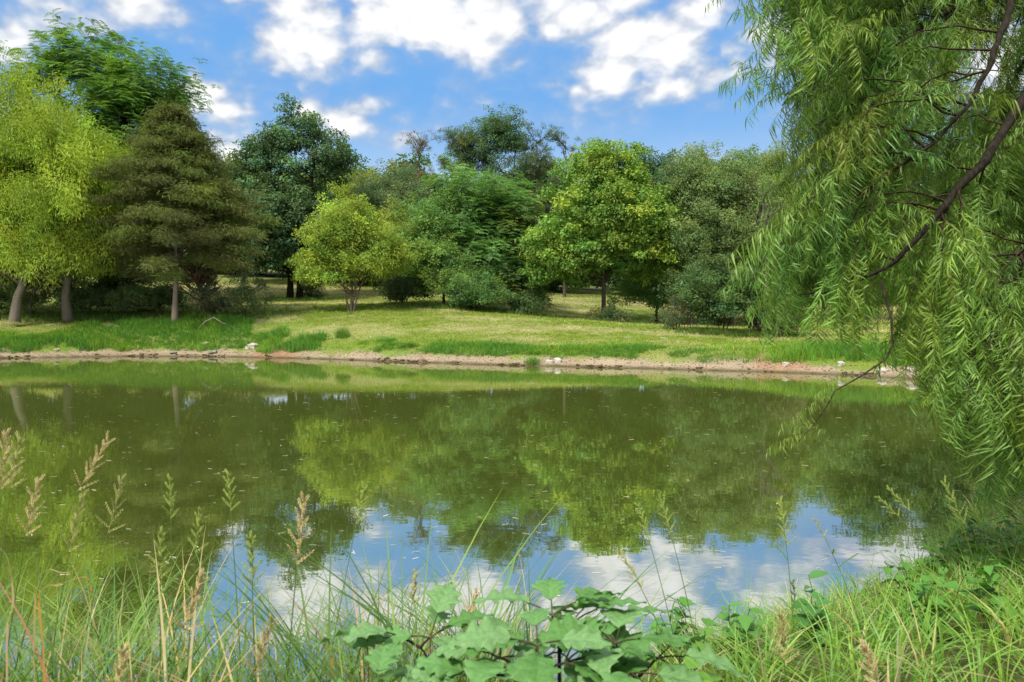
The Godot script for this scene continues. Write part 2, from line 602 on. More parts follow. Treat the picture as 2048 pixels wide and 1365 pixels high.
func shrub(label: String, x: float, d: float, r: float, h: float, n: int, clump: String, col: Color, tips: Color, group := "", size := 1.0) -> void:
	tree({"name": "shrub", "cat": "shrub", "label": label, "x": x, "d": d, "h": h, "trunk_top": h * 0.6, "tr": 0.05, "clump": clump, "per": 6, "cr": 0.7, "size": size, "col": col, "tips": tips, "shell": 0.3,
		"stems": [[-0.2, 0.0, -r * 0.4, 0.2], [0.15, 0.1, r * 0.4, -0.3], [0.0, -0.1, 0.1, r * 0.3]], "lobes": [[0.0, h * 0.5, 0.0, r, h * 0.52, n]], "group": group})

func make_trees() -> void:
	# --- left side
	var wt := "trees on the far bank"
	tree({"name": "willow_tree", "label": "large yellow-green willow with rounded crown at the left edge", "x": -37.6, "d": 57.0, "h": 19.5, "tr": 0.34, "trunk_top": 14.0, "clump": "fine", "per": 11, "cr": 1.5, "flat": 0.9, "size": 1.15,
		"col": Color(0.150, 0.215, 0.018), "tips": Color(0.200, 0.265, 0.020), "bark": Color(0.36, 0.31, 0.25), "vary": 0.13, "stems": [[3.6, 0.0, 3.0, 0.0], [1.5, 3.0, 4.4, 0.6], [-2.0, 0.0, -1.5, 0.0]],
		"lobes": [[-1.6, 13.6, 0.0, 5.4, 6.0, 125], [2.4, 10.0, 1.0, 5.2, 4.8, 130], [-4.0, 9.4, 0.0, 5.0, 5.0, 70], [1.4, 5.6, 1.2, 4.8, 2.4, 62], [6.0, 5.6, 0.6, 2.2, 1.2, 24]], "group": wt})
	tree({"name": "locust_tree", "label": "tallest dark green tree rising behind the yellow-green willow", "x": -38.4, "d": 71.0, "h": 26.0, "tr": 0.38, "trunk_top": 23.0, "clump": "frond", "per": 7, "cr": 1.5, "size": 1.1,
		"col": Color(0.075, 0.155, 0.028), "tips": Color(0.115, 0.205, 0.030), "stems": [[0.0, 0.0, -1.0, 0.0], [0.3, 0.2, 3.2, 0.5], [-0.3, 0.0, -4.6, 0.0]],
		"lobes": [[-1.2, 22.8, 0.0, 4.0, 3.2, 80], [-6.2, 21.6, 0.0, 2.6, 2.4, 30], [3.6, 20.2, 0.4, 4.2, 3.6, 95], [1.0, 15.8, 0.6, 6.4, 4.6, 170], [3.0, 9.8, 1.0, 6.2, 4.5, 130], [-4.0, 12.0, 0.0, 4.5, 4.5, 60]], "group": wt})
	cedar({"name": "cedar_tree", "label": "broad brownish-green cedar with pale bare trunk and dead grey branches", "x": -25.5, "d": 56.5, "h": 16.4, "tr": 0.24, "low": 3.2, "w": 7.2, "branches": 200, "fill": 5.0, "size": 1.05,
		"col": Color(0.072, 0.086, 0.026), "tips": Color(0.096, 0.128, 0.030), "group": wt})
	cedar({"name": "cedar_tree", "label": "shaded cedar with dark trunk between the willow and the broad cedar", "x": -33.8, "d": 65.0, "h": 11.5, "tr": 0.19, "low": 1.6, "w": 4.2, "branches": 120, "fill": 5.0, "size": 1.2,
		"col": Color(0.072, 0.086, 0.026), "tips": Color(0.096, 0.128, 0.030), "group": wt})
	cedar({"name": "cedar_tree", "label": "shaded cedar low behind the leaning trunk at the left edge", "x": -44.0, "d": 66.0, "h": 10.0, "tr": 0.19, "low": 1.2, "w": 4.2, "branches": 110, "fill": 5.0, "size": 1.2,
		"col": Color(0.072, 0.086, 0.026), "tips": Color(0.096, 0.128, 0.030), "group": wt})
	bare_tree("tangle of bare grey twigs behind the leaning trunk", -37.8, 58.5, 4.6, 34, Color(0.24, 0.21, 0.18), 0, Color.WHITE)
	bare_tree("brown vine tangle hanging beside the pale cedar trunk", -23.9, 57.2, 3.4, 26, Color(0.22, 0.14, 0.09), 0, Color.WHITE)
	rng.seed = 606
	var fy := ground(-22.2, 55.0)
	var fallen := thing("fallen_branch", "pale bent dead branch lying in the grass right of the cedar", "branch", Vector3(-22.2, fy, -55.0))
	var fb := MB.new()
	fb.tube(PackedVector3Array([Vector3(-0.9, 0.0, 0.2), Vector3(-0.4, 0.55, 0.1), Vector3(0.2, 0.85, 0.0), Vector3(0.8, 0.45, 0.0), Vector3(1.7, 0.15, -0.1)]), PackedFloat32Array([0.05, 0.05, 0.045, 0.04, 0.02]), 6, Color(0.50, 0.45, 0.37))
	part("limb", fb.mesh(), M.bark, fallen)
	# --- the oak and the small tree on the meadow
	tree({"name": "oak_tree", "label": "tall bluish-green oak with open top and two dark trunks on the meadow", "x": -22.3, "d": 76.0, "h": 19.6, "tr": 0.34, "trunk_top": 17.0, "clump": "broad", "per": 6, "cr": 1.2, "size": 1.12,
		"col": Color(0.050, 0.098, 0.036), "tips": Color(0.075, 0.135, 0.050), "bark": Color(0.06, 0.055, 0.045), "stems": [[-0.35, 0.0, -1.2, 0.0], [0.75, 0.4, 2.6, 0.3]], "shell": 0.5,
		"lobes": [[-3.0, 15.0, 0.0, 2.4, 2.6, 22], [0.2, 17.0, 0.0, 2.4, 2.5, 24], [3.4, 14.6, 0.0, 2.5, 3.0, 24], [-0.6, 12.6, 0.0, 4.0, 1.8, 14], [-1.0, 8.8, 0.6, 4.5, 3.2, 105], [1.6, 7.6, 0.0, 4.4, 3.2, 75], [-1.2, 4.9, 0.8, 4.2, 2.3, 80], [-4.6, 10.5, 0.0, 2.0, 2.4, 18]], "group": wt})
	tree({"name": "redbud_tree", "label": "small yellow-green tree with several grey stems in the open meadow", "x": -13.0, "d": 60.0, "h": 8.4, "tr": 0.095, "trunk_top": 6.6, "clump": "small", "per": 8, "cr": 0.95, "size": 1.15,
		"col": Color(0.130, 0.195, 0.022), "tips": Color(0.200, 0.260, 0.026), "bark": Color(0.25, 0.20, 0.15), "stems": [[-0.15, 0.0, -1.6, 0.2], [0.05, 0.1, 0.4, -0.6], [0.25, 0.0, 2.6, 0.0], [0.1, -0.1, 1.4, 0.8]], "shell": 0.55,
		"lobes": [[0.1, 6.6, 0.0, 2.7, 1.8, 58], [-2.3, 3.2, 0.0, 1.7, 1.3, 28], [2.6, 4.3, 0.0, 2.1, 1.7, 44], [-1.8, 6.0, 0.2, 1.7, 1.5, 24], [0.4, 4.2, -0.4, 2.2, 1.4, 18]], "group": wt})
	# --- centre thicket
	tree({"name": "sumac_tree", "label": "broad rounded mid-green tree in the centre of the thicket", "x": -3.6, "d": 69.0, "h": 12.2, "tr": 0.20, "trunk_top": 9.5, "clump": "frond", "per": 7, "cr": 1.3,
		"col": Color(0.085, 0.170, 0.042), "tips": Color(0.120, 0.225, 0.055), "stems": [[0.0, 0.0, 1.0, 0.0], [-0.6, 0.3, -3.0, 0.5]],
		"lobes": [[0.4, 9.4, 0.0, 4.1, 2.9, 130], [-0.6, 5.4, 1.0, 4.6, 4.2, 130], [2.6, 5.6, 0.6, 2.8, 3.6, 60]], "group": wt})
	tree({"name": "ash_tree", "label": "leafy green tree with bright yellow-green top in front of the rounded thicket tree", "x": -6.0, "d": 65.5, "h": 10.0, "tr": 0.13, "trunk_top": 8.6, "clump": "small", "per": 8, "cr": 1.1, "size": 1.15,
		"col": Color(0.080, 0.160, 0.034), "tips": Color(0.145, 0.220, 0.034), "lobes": [[0.2, 7.4, 0.0, 2.3, 2.3, 48], [-0.8, 4.2, 0.4, 3.1, 3.2, 70], [1.8, 2.6, 0.6, 3.4, 2.4, 58]], "group": wt})
	tree({"name": "ash_tree", "label": "yellow-tipped sapling between the small meadow tree and the thicket", "x": -10.0, "d": 68.0, "h": 9.5, "tr": 0.11, "trunk_top": 7.8, "clump": "small", "per": 8, "cr": 1.0, "size": 1.1,
		"col": Color(0.070, 0.140, 0.030), "tips": Color(0.190, 0.230, 0.034), "lobes": [[0.0, 7.0, 0.0, 1.9, 2.1, 38], [0.3, 3.8, 0.3, 2.4, 2.6, 46]], "group": wt})
	tree({"name": "sumac_tree", "label": "narrow green tree with yellowish top and thin grey stem right of the thicket", "x": 0.9, "d": 67.0, "h": 10.0, "tr": 0.12, "trunk_top": 8.8, "clump": "frond", "per": 7, "cr": 1.0, "size": 0.95, "bark": Color(0.22, 0.19, 0.15),
		"col": Color(0.075, 0.150, 0.036), "tips": Color(0.170, 0.210, 0.040), "lobes": [[0.0, 8.2, 0.0, 1.7, 1.8, 30], [0.1, 5.0, 0.2, 2.0, 2.6, 38], [-0.6, 2.0, 0.6, 2.3, 1.4, 30]], "group": wt})
	# --- the maple and right group
	tree({"name": "maple_tree", "fork": 0.24, "label": "full rounded maple with grey trunk and yellow-green leaves right of centre", "x": 7.9, "d": 64.0, "h": 15.6, "tr": 0.24, "trunk_top": 13.0, "clump": "broad", "per": 7, "cr": 1.1, "bark": Color(0.20, 0.17, 0.135),
		"col": Color(0.098, 0.180, 0.026), "tips": Color(0.160, 0.235, 0.028), "lobes": [[0.2, 12.4, 0.0, 3.3, 2.8, 85], [0.4, 9.2, 0.4, 4.8, 3.0, 150], [-2.4, 6.2, 0.6, 3.6, 2.6, 85], [2.6, 6.6, 0.4, 3.0, 2.8, 70], [-3.6, 4.7, 0.4, 2.5, 1.4, 40], [2.8, 5.0, 0.2, 2.0, 1.2, 20]], "group": wt})
	tree({"name": "hackberry_tree", "label": "wide grey-green tree with thin pale trunks right of the maple", "x": 17.4, "d": 64.5, "h": 15.0, "tr": 0.17, "trunk_top": 13.0, "clump": "small", "per": 9, "cr": 1.2, "size": 1.2, "bark": Color(0.24, 0.21, 0.17),
		"col": Color(0.090, 0.142, 0.044), "tips": Color(0.135, 0.190, 0.056), "stems": [[0.0, 0.0, -0.5, 0.0], [1.5, 0.4, 2.4, 0.4], [-1.8, 0.0, -2.6, 0.0]],
		"lobes": [[-1.4, 12.4, 0.0, 2.6, 2.6, 42], [1.8, 11.0, 0.0, 3.4, 3.0, 58], [-0.4, 7.6, 0.4, 4.6, 3.4, 90], [1.2, 4.0, 0.6, 4.0, 2.6, 50]], "group": wt})
	tree({"name": "elm_tree", "label": "bright green low-branched tree in the gap behind the maple trunk", "x": 13.6, "d": 70.0, "h": 9.0, "tr": 0.13, "trunk_top": 7.0, "clump": "small", "per": 8, "cr": 1.0, "size": 1.15,
		"col": Color(0.085, 0.175, 0.042), "tips": Color(0.115, 0.215, 0.052), "lobes": [[0.0, 4.8, 0.0, 3.2, 3.2, 74], [-1.0, 2.4, 0.6, 2.6, 1.2, 24]], "group": wt})
	shrub("dark green thicket bush at the meadow edge right of the maple", 14.9, 52.5, 3.3, 5.4, 110, "small", Color(0.050, 0.092, 0.022), Color(0.075, 0.130, 0.030), "shrubs along the meadow edge", 1.1)
	shrub("brown-tinged bush at the tip of the dark thicket", 18.2, 51.0, 1.5, 2.6, 34, "small", Color(0.070, 0.080, 0.030), Color(0.090, 0.090, 0.036), "shrubs along the meadow edge")
	shrub("low wispy bush left of the dark thicket", 11.7, 53.0, 0.9, 1.9, 9, "small", Color(0.060, 0.085, 0.030), Color(0.09, 0.10, 0.04), "shrubs along the meadow edge", 0.8)
	shrub("knee-high weeds round the foot of the maple", 8.6, 62.6, 1.7, 1.1, 20, "small", Color(0.055, 0.090, 0.026), Color(0.10, 0.12, 0.035), "shrubs along the meadow edge", 0.8)
	shrub("dark bush at the foot of the thin tree beside the thicket", 1.6, 64.5, 1.5, 2.4, 34, "small", Color(0.050, 0.092, 0.022), Color(0.075, 0.130, 0.030), "shrubs along the meadow edge")
	shrub("low spreading bush under the rounded thicket tree", -3.0, 63.0, 2.6, 3.2, 60, "small", Color(0.070, 0.140, 0.034), Color(0.095, 0.185, 0.044), "shrubs along the meadow edge")
	shrub("bush with bare grey twigs behind the small meadow tree", -9.6, 66.5, 2.0, 2.6, 26, "small", Color(0.045, 0.075, 0.026), Color(0.06, 0.10, 0.03), "shrubs along the meadow edge")
	shrub("small bush beside the twin trunks of the oak", -20.0, 75.5, 0.9, 2.2, 16, "small", Color(0.045, 0.075, 0.026), Color(0.06, 0.10, 0.03), "shrubs along the meadow edge", 0.8)
	shrub("tangled brush at the foot of the pale cedar trunk", -23.2, 57.5, 1.4, 2.4, 18, "small", Color(0.055, 0.075, 0.025), Color(0.09, 0.09, 0.035), "brush under the left trees", 0.8)
	shrub("drooping greenery low on the right of the cedar", -20.8, 57.5, 1.8, 3.6, 20, "small", Color(0.060, 0.085, 0.026), Color(0.08, 0.12, 0.03), "brush under the left trees", 0.8)
	shrub("shaded brush between the willow trunk and the cedar trunk", -30.0, 61.5, 2.8, 2.6, 44, "small", Color(0.060, 0.100, 0.030), Color(0.085, 0.130, 0.034), "brush under the left trees")
	shrub("shaded brush behind the straight willow trunk", -36.0, 63.0, 3.2, 3.0, 50, "small", Color(0.060, 0.100, 0.030), Color(0.085, 0.130, 0.034), "brush under the left trees")
	shrub("shaded brush at the far left behind the leaning trunk", -42.0, 60.5, 2.8, 3.4, 46, "small", Color(0.060, 0.100, 0.030), Color(0.085, 0.130, 0.034), "brush under the left trees")
	# --- behind
	var bg := "woodland trees behind the meadow"
	tree({"name": "oak_tree", "label": "tall narrow dark crown high above the centre thicket", "x": -1.6, "d": 90.0, "h": 21.6, "tr": 0.28, "trunk_top": 19.5, "clump": "small", "per": 6, "cr": 1.3, "size": 1.2, "col": Color(0.050, 0.100, 0.038), "tips": Color(0.070, 0.130, 0.048),
		"stems": [[0, 0, -1.6, 0], [0.5, 0.3, 2.4, 0], [-0.4, 0.2, -4.0, 0.3]], "shell": 0.3, "lobes": [[-0.8, 19.6, 0.0, 2.0, 2.0, 34], [1.6, 18.4, 0.0, 1.7, 2.4, 24], [-3.8, 16.8, 0.0, 2.2, 2.8, 26], [-1.0, 16.6, 0.0, 1.6, 2.4, 14], [3.4, 15.6, 0.0, 1.8, 2.6, 14], [0.2, 12.6, 0.0, 4.4, 2.0, 16], [0.0, 9.4, 0.0, 4.4, 3.0, 60]], "group": bg})
	tree({"name": "willow_tree", "label": "yellow-green crown showing between the oak and the small meadow tree", "x": -19.4, "d": 94.0, "h": 14.0, "tr": 0.2, "clump": "fine", "per": 11, "cr": 1.4, "size": 1.3, "col": Color(0.175, 0.225, 0.026), "tips": Color(0.225, 0.260, 0.030),
		"lobes": [[0.0, 10.6, 0.0, 3.2, 3.6, 62], [0.6, 6.0, 0.5, 3.8, 3.4, 50]], "group": bg})
	tree({"name": "elm_tree", "label": "grey-green vine-hung tree behind the yellow-tipped sapling", "x": -13.6, "d": 84.0, "h": 14.0, "tr": 0.2, "clump": "small", "per": 8, "cr": 1.3, "size": 1.3, "col": Color(0.085, 0.130, 0.055), "tips": Color(0.110, 0.165, 0.065),
		"lobes": [[0.0, 10.6, 0.0, 3.4, 3.2, 62], [0.6, 6.0, 0.5, 3.8, 3.8, 54]], "group": bg})
	tree({"name": "elm_tree", "label": "blue-green crown low between the cedar and the oak", "x": -33.5, "d": 93.0, "h": 14.6, "tr": 0.25, "clump": "broad", "per": 6, "cr": 1.3, "size": 1.2, "col": Color(0.058, 0.110, 0.044), "tips": Color(0.075, 0.140, 0.055),
		"lobes": [[0.0, 11.0, 0.0, 4.2, 3.4, 70], [2.0, 7.0, 0.5, 4.4, 3.4, 50]], "group": bg})
	tree({"name": "oak_tree", "label": "dark crown just right of the maple top", "x": 16.0, "d": 86.0, "h": 17.2, "tr": 0.25, "trunk_top": 15.0, "clump": "broad", "per": 7, "cr": 1.2, "size": 1.1, "col": Color(0.044, 0.092, 0.036), "tips": Color(0.060, 0.120, 0.044),
		"lobes": [[0.0, 13.6, 0.0, 3.2, 3.2, 62], [0.4, 8.4, 0.4, 4.0, 4.0, 62]], "group": bg})
	tree({"name": "elm_tree", "label": "pale green crown with airy top right of the dark crown", "x": 20.6, "d": 80.0, "h": 16.6, "tr": 0.22, "trunk_top": 15.0, "clump": "small", "per": 7, "cr": 1.1, "size": 1.2, "col": Color(0.085, 0.150, 0.044), "tips": Color(0.130, 0.190, 0.056),
		"shell": 0.3, "lobes": [[0.0, 14.4, 0.0, 2.4, 2.0, 24], [0.6, 10.4, 0.0, 4.0, 3.4, 62], [0.4, 6.0, 0.4, 4.2, 3.6, 50]], "group": bg})
	tree({"name": "elm_tree", "label": "bright yellowish tree top behind the tips of the near willow", "x": 25.0, "d": 74.0, "h": 17.0, "tr": 0.22, "trunk_top": 15.0, "clump": "small", "per": 8, "cr": 1.2, "size": 1.2, "col": Color(0.110, 0.165, 0.036), "tips": Color(0.170, 0.220, 0.044),
		"lobes": [[0.0, 14.0, 0.0, 3.2, 2.8, 46], [0.6, 9.4, 0.0, 4.0, 4.0, 70], [0.4, 4.6, 0.4, 3.8, 3.0, 40]], "group": bg})
	var names := ["second", "third", "fourth", "fifth"]
	for i in 4:
		var xx: float = [31.5, 36.0, 41.0, 47.0][i]
		tree({"name": "elm_tree", "label": "woodland tree seen through the near willow, %s from its left edge" % names[i], "x": xx, "d": [66.0, 60.0, 58.0, 56.0][i], "h": 14.5 + i * 0.8, "tr": 0.22, "clump": "small", "per": 7, "cr": 1.3, "size": 1.35, "col": Color(0.075, 0.135, 0.036), "tips": Color(0.11, 0.17, 0.044),
			"lobes": [[0.0, 11.0, 0.0, 3.8, 3.4, 62], [0.6, 6.6, 0.0, 4.2, 4.0, 60]], "group": bg})
	bare_tree("thin tree with reddish sparse leaves left of the tall narrow crown", -10.6, 88.0, 18.5, 14, Color(0.20, 0.16, 0.13), 2, Color(0.120, 0.105, 0.050))
	bare_tree("thin tree with scattered leaves close beside the tall narrow crown", -6.6, 89.0, 20.0, 18, Color(0.20, 0.16, 0.13), 4, Color(0.085, 0.120, 0.050))
	bare_tree("thin forked tree just right of the tall narrow crown", 3.0, 88.0, 20.0, 17, Color(0.18, 0.15, 0.12), 3, Color(0.075, 0.110, 0.050))
	bare_tree("outermost thin tree right of the tall narrow crown", 6.2, 88.0, 20.0, 15, Color(0.18, 0.15, 0.12), 2, Color(0.085, 0.115, 0.050))
	bare_tree("dead grey tree right of the wide grey-green tree", 20.4, 60.0, 12.5, 16, Color(0.30, 0.27, 0.23), 0, Color(0.08, 0.11, 0.05))
	# --- the wood behind them all reads as one mass
	rng.seed = 77
	var xf := []
	var cols := PackedColorArray()
	for i in 120:
		var x := lerpf(-85.0, 85.0, (i + rng.randf()) / 120.0)
		var d := rf(94.0, 118.0) if x > -28.0 else rf(104.0, 124.0)
		var r := rf(3.0, 4.4)
		var h := rf(13.5, 18.5) * (1.0 if x < -24.0 or x > 4.0 else 0.95)
		var y := ground(x, d)
		var base := tint(Color(0.115, 0.205, 0.075), 0.14, 0.16)
		for k in 190:
			var dir := rdir()
			var rr := lerpf(0.6, 1.0, rng.randf())
			var c := Vector3(x + dir.x * r * rr, y + h * 0.52 + dir.y * h * 0.5 * rr, -d + dir.z * r * rr)
			var s := rf(1.7, 2.6)
			xf.append(xform(c, rf(0, TAU), Vector3.RIGHT, rf(-0.1, 0.5), Vector3(s, s, s)))
			cols.append(tint(base, 0.12, 0.05))
	var wood := scatter("woodland", CL.broad, M.leaf, self, xf, cols)
	tag(wood, "continuous dense woodland far behind the meadow trees", "woodland", "", "stuff")

# ------------------------------------------------------------------ near willow

func make_near_willow() -> void:
	rng.seed = 4242
	var bx := 6.9
	var bd := 7.6
	var root := thing("near_willow", "large near willow hanging narrow leaves over the water on the right", "tree", Vector3(bx, ground(bx, bd) - 0.1, -bd))
	var o := root.position
	var limbs := []
	var fork := Vector3(6.7, 3.0, -7.5)
	var rows := [
		[0.085, [fork, spot(2110, 120, 6.2), spot(2048, 190, 5.9), spot(1962, 322, 5.5), spot(1905, 385, 5.4), spot(1850, 460, 5.3), spot(1790, 520, 5.3), spot(1690, 575, 5.5), spot(1600, 590, 5.7)]],
		[0.070, [fork, Vector3(6.2, 5.0, -7.2), spot(2030, -90, 6.0), spot(2008, 20, 5.7), spot(1985, 90, 5.5), spot(1955, 170, 5.4), spot(1890, 260, 5.4), spot(1800, 335, 5.5), spot(1700, 400, 5.7)]],
		[0.055, [Vector3(6.2, 5.0, -7.2), spot(2000, -60, 6.8), spot(1900, 20, 6.6), spot(1840, 60, 6.5), spot(1730, 112, 6.3), spot(1640, 160, 6.2), spot(1560, 215, 6.1)]],
		[0.045, [Vector3(6.2, 5.0, -7.2), spot(1900, -150, 6.4), spot(1760, -90, 6.3), spot(1650, -50, 6.2), spot(1560, -10, 6.1), spot(1520, 25, 6.0)]],
		[0.050, [fork, spot(2120, 330, 7.4), spot(2048, 380, 7.3), spot(1940, 440, 7.2), spot(1820, 480, 7.0), spot(1700, 500, 6.9), spot(1590, 520, 6.8)]],
		[0.045, [fork, spot(2090, 480, 6.0), spot(2030, 560, 5.8), spot(1960, 640, 5.7), spot(1900, 700, 5.6), spot(1850, 740, 5.6)]],
		[0.040, [fork, spot(2140, 560, 5.4), spot(2080, 650, 5.3), spot(2020, 720, 5.3), spot(1960, 790, 5.3), spot(1930, 860, 5.3)]],
		[0.055, [Vector3(6.2, 5.0, -7.2), Vector3(6.6, 7.0, -7.0), Vector3(6.2, 8.4, -6.6), Vector3(5.4, 9.0, -6.0)]],
		[0.055, [fork, Vector3(8.0, 5.0, -7.8), Vector3(9.2, 6.6, -8.2), Vector3(10.2, 7.2, -8.6)]],
		[0.050, [fork, Vector3(7.6, 4.4, -9.0), Vector3(7.4, 5.8, -10.4), Vector3(6.6, 6.4, -11.6)]],
		[0.050, [fork, spot(2160, 250, 8.6), spot(2060, 210, 8.9), spot(1960, 260, 9.0), spot(1860, 250, 9.1)]],
	]
	var anchor := PackedVector3Array()
	for row in rows:
		var pts: Array = row[1]
		var p := PackedVector3Array()
		for i in pts.size() - 1:
			for k in 4:
				var a: Vector3 = pts[maxi(i - 1, 0)]
				var q: Vector3 = pts[mini(i + 2, pts.size() - 1)]
				var s: Vector3 = pts[i]
				var e: Vector3 = pts[i + 1]
				p.append(s.cubic_interpolate(e, a, q, k / 4.0) - o + rdir() * 0.012)
		p.append(pts[-1] - o)
		var b := MB.new()
		b.tube(p, taper(p.size() - 1, row[0] * 0.66, 0.005), 7, Color(0.048, 0.040, 0.031), 0.16)
		part("limb", b.mesh(), M.bark, root)
		for i in range(3, p.size()):
			anchor.append(p[i])
	var tb := MB.new()
	var tp := PackedVector3Array([Vector3(0.2, -0.2, 0.1), Vector3(0.1, 0.6, 0.05), Vector3(-0.05, 1.3, 0.0), fork - o])
	tb.tube(tp, PackedFloat32Array([0.30, 0.23, 0.19, 0.15]), 12, Color(0.095, 0.08, 0.06), 0.07)
	part("trunk", tb.mesh(), M.bark, root)
	# hanging strands fill the crown; the outline is where the crown ends
	var outline := PackedVector2Array([Vector2(1490, -60), Vector2(1500, 20), Vector2(1515, 60), Vector2(1600, 60), Vector2(1655, 90), Vector2(1560, 170), Vector2(1545, 250), Vector2(1620, 290), Vector2(1560, 330), Vector2(1530, 400), Vector2(1545, 480), Vector2(1525, 560),
		Vector2(1540, 610), Vector2(1620, 590), Vector2(1700, 610), Vector2(1760, 640), Vector2(1830, 690), Vector2(1880, 770), Vector2(1890, 850), Vector2(1950, 920), Vector2(2060, 940), Vector2(2300, 940), Vector2(2500, 600), Vector2(2600, 0), Vector2(2500, -400), Vector2(2000, -500), Vector2(1650, -300)])
	var strands := [[], [], []]
	var tints := [PackedColorArray(), PackedColorArray(), PackedColorArray()]
	var twigs := MB.new()
	var made := 0
	var tries := 0
	while made < 500 and tries < 20000:
		tries += 1
		var u := rf(1490, 2600)
		var w := rf(-480, 935)
		if not Geometry2D.is_point_in_polygon(Vector2(u, w), outline):
			continue
		if u > 2100 and rng.randf() < 0.62:
			continue
		# open places where the sky shows through the crown
		if u > 1740 and w < 480 and noise.get_noise_2d(u * 0.35, w * 0.35) < 0.02 and rng.randf() < 0.85:
			continue
		var d := 5.2 + 4.2 * rng.randf()
		if u > 1740 and w < 620:
			d = rf(6.1, 9.6)
		if u < 1640:
			d = rf(5.2, 7.2)
		elif w > 650:
			d = rf(4.9, 6.6)
		var tip := spot(u, w, d) - o
		var best := 1e9
		var from := Vector3.ZERO
		for q in anchor:
			var gap := absf(q.distance_to(tip) - 1.1) + (0.8 if q.y < tip.y - 0.2 else 0.0) + (0.9 if q.x < tip.x else 0.0)
			if gap < best:
				best = gap
				from = q
		if from.distance_to(tip) > 2.6:
			from = tip + (from - tip).normalized() * 2.6
		made += 1
		var path := limb_path(from, tip, rf(0.10, 0.24), 0.025, 8)
		twigs.tube(path, taper(8, 0.011, 0.003), 3, Color(0.10, 0.075, 0.05))
		var reach := from.distance_to(tip)
		var tone := tint(Color(0.165, 0.290, 0.052), 0.18, 0.10)
		for q in int(6 + reach * 10.0):
			var t := rf(0.22, 1.0)
			var k := clampi(int(t * 8.0), 0, 7)
			var at := path[k].lerp(path[k + 1], t * 8.0 - k)
			var along := (path[k + 1] - path[k]).normalized()
			var dirv := (along * rf(0.3, 1.0) + rdir() * 0.75 + Vector3.DOWN * rf(0.1, 0.9)).normalized()
			var bs := Basis(Vector3.UP, atan2(-dirv.z, dirv.x)) * Basis(Vector3.BACK, asin(dirv.y) + 0.15) * Basis(Vector3.RIGHT, rf(-0.5, 0.5))
			var v := rng.randi() % 3
			strands[v].append(Transform3D(bs.scaled_local(Vector3.ONE * rf(0.55, 0.95)), at))
			tints[v].append(tint(tone, 0.08, 0.05))
	part("twigs", twigs.mesh(), M.bark, root).set_meta("kind", "stuff")
	for k in 3:
		scatter("foliage", CL["strand%d" % k], M.leaf_near, root, strands[k], tints[k]).set_meta("kind", "stuff")
	# the bare twig that dangles over the water
	var b := MB.new()
	var dp := PackedVector3Array()
	for q in [[1760, 560], [1783, 640], [1786, 690], [1772, 720], [1720, 755], [1672, 782], [1655, 815], [1630, 850], [1600, 885]]:
		dp.append(spot(q[0], q[1], 5.2) - o)
	b.tube(dp, taper(8, 0.010, 0.003), 5, Color(0.10, 0.085, 0.06))
	part("dangling_twig", b.mesh(), M.bark, root)
	var dx := []
	var dc := PackedColorArray()
	for q in [[1655, 790, 0.45], [1640, 810, 0.5], [1625, 835, 0.5], [1640, 850, 0.45], [1610, 870, 0.45], [1655, 860, 0.4], [1690, 745, 0.4], [1600, 885, 0.4], [1665, 775, 0.4]]:
		var dirv := Vector3(rf(-1, -0.3), rf(-0.5, 0.1), rf(-0.5, 0.5)).normalized()
		var bs := Basis(Vector3.UP, atan2(-dirv.z, dirv.x)) * Basis(Vector3.BACK, asin(dirv.y))
		dx.append(Transform3D(bs.scaled_local(Vector3.ONE * q[2]), spot(q[0], q[1], 5.2) - o))
		dc.append(tint(Color(0.19, 0.29, 0.05), 0.1, 0.08))
	scatter("dangling_leaves", CL.strand1, M.leaf_near, root, dx, dc).set_meta("kind", "stuff")

# ------------------------------------------------------------------ grass

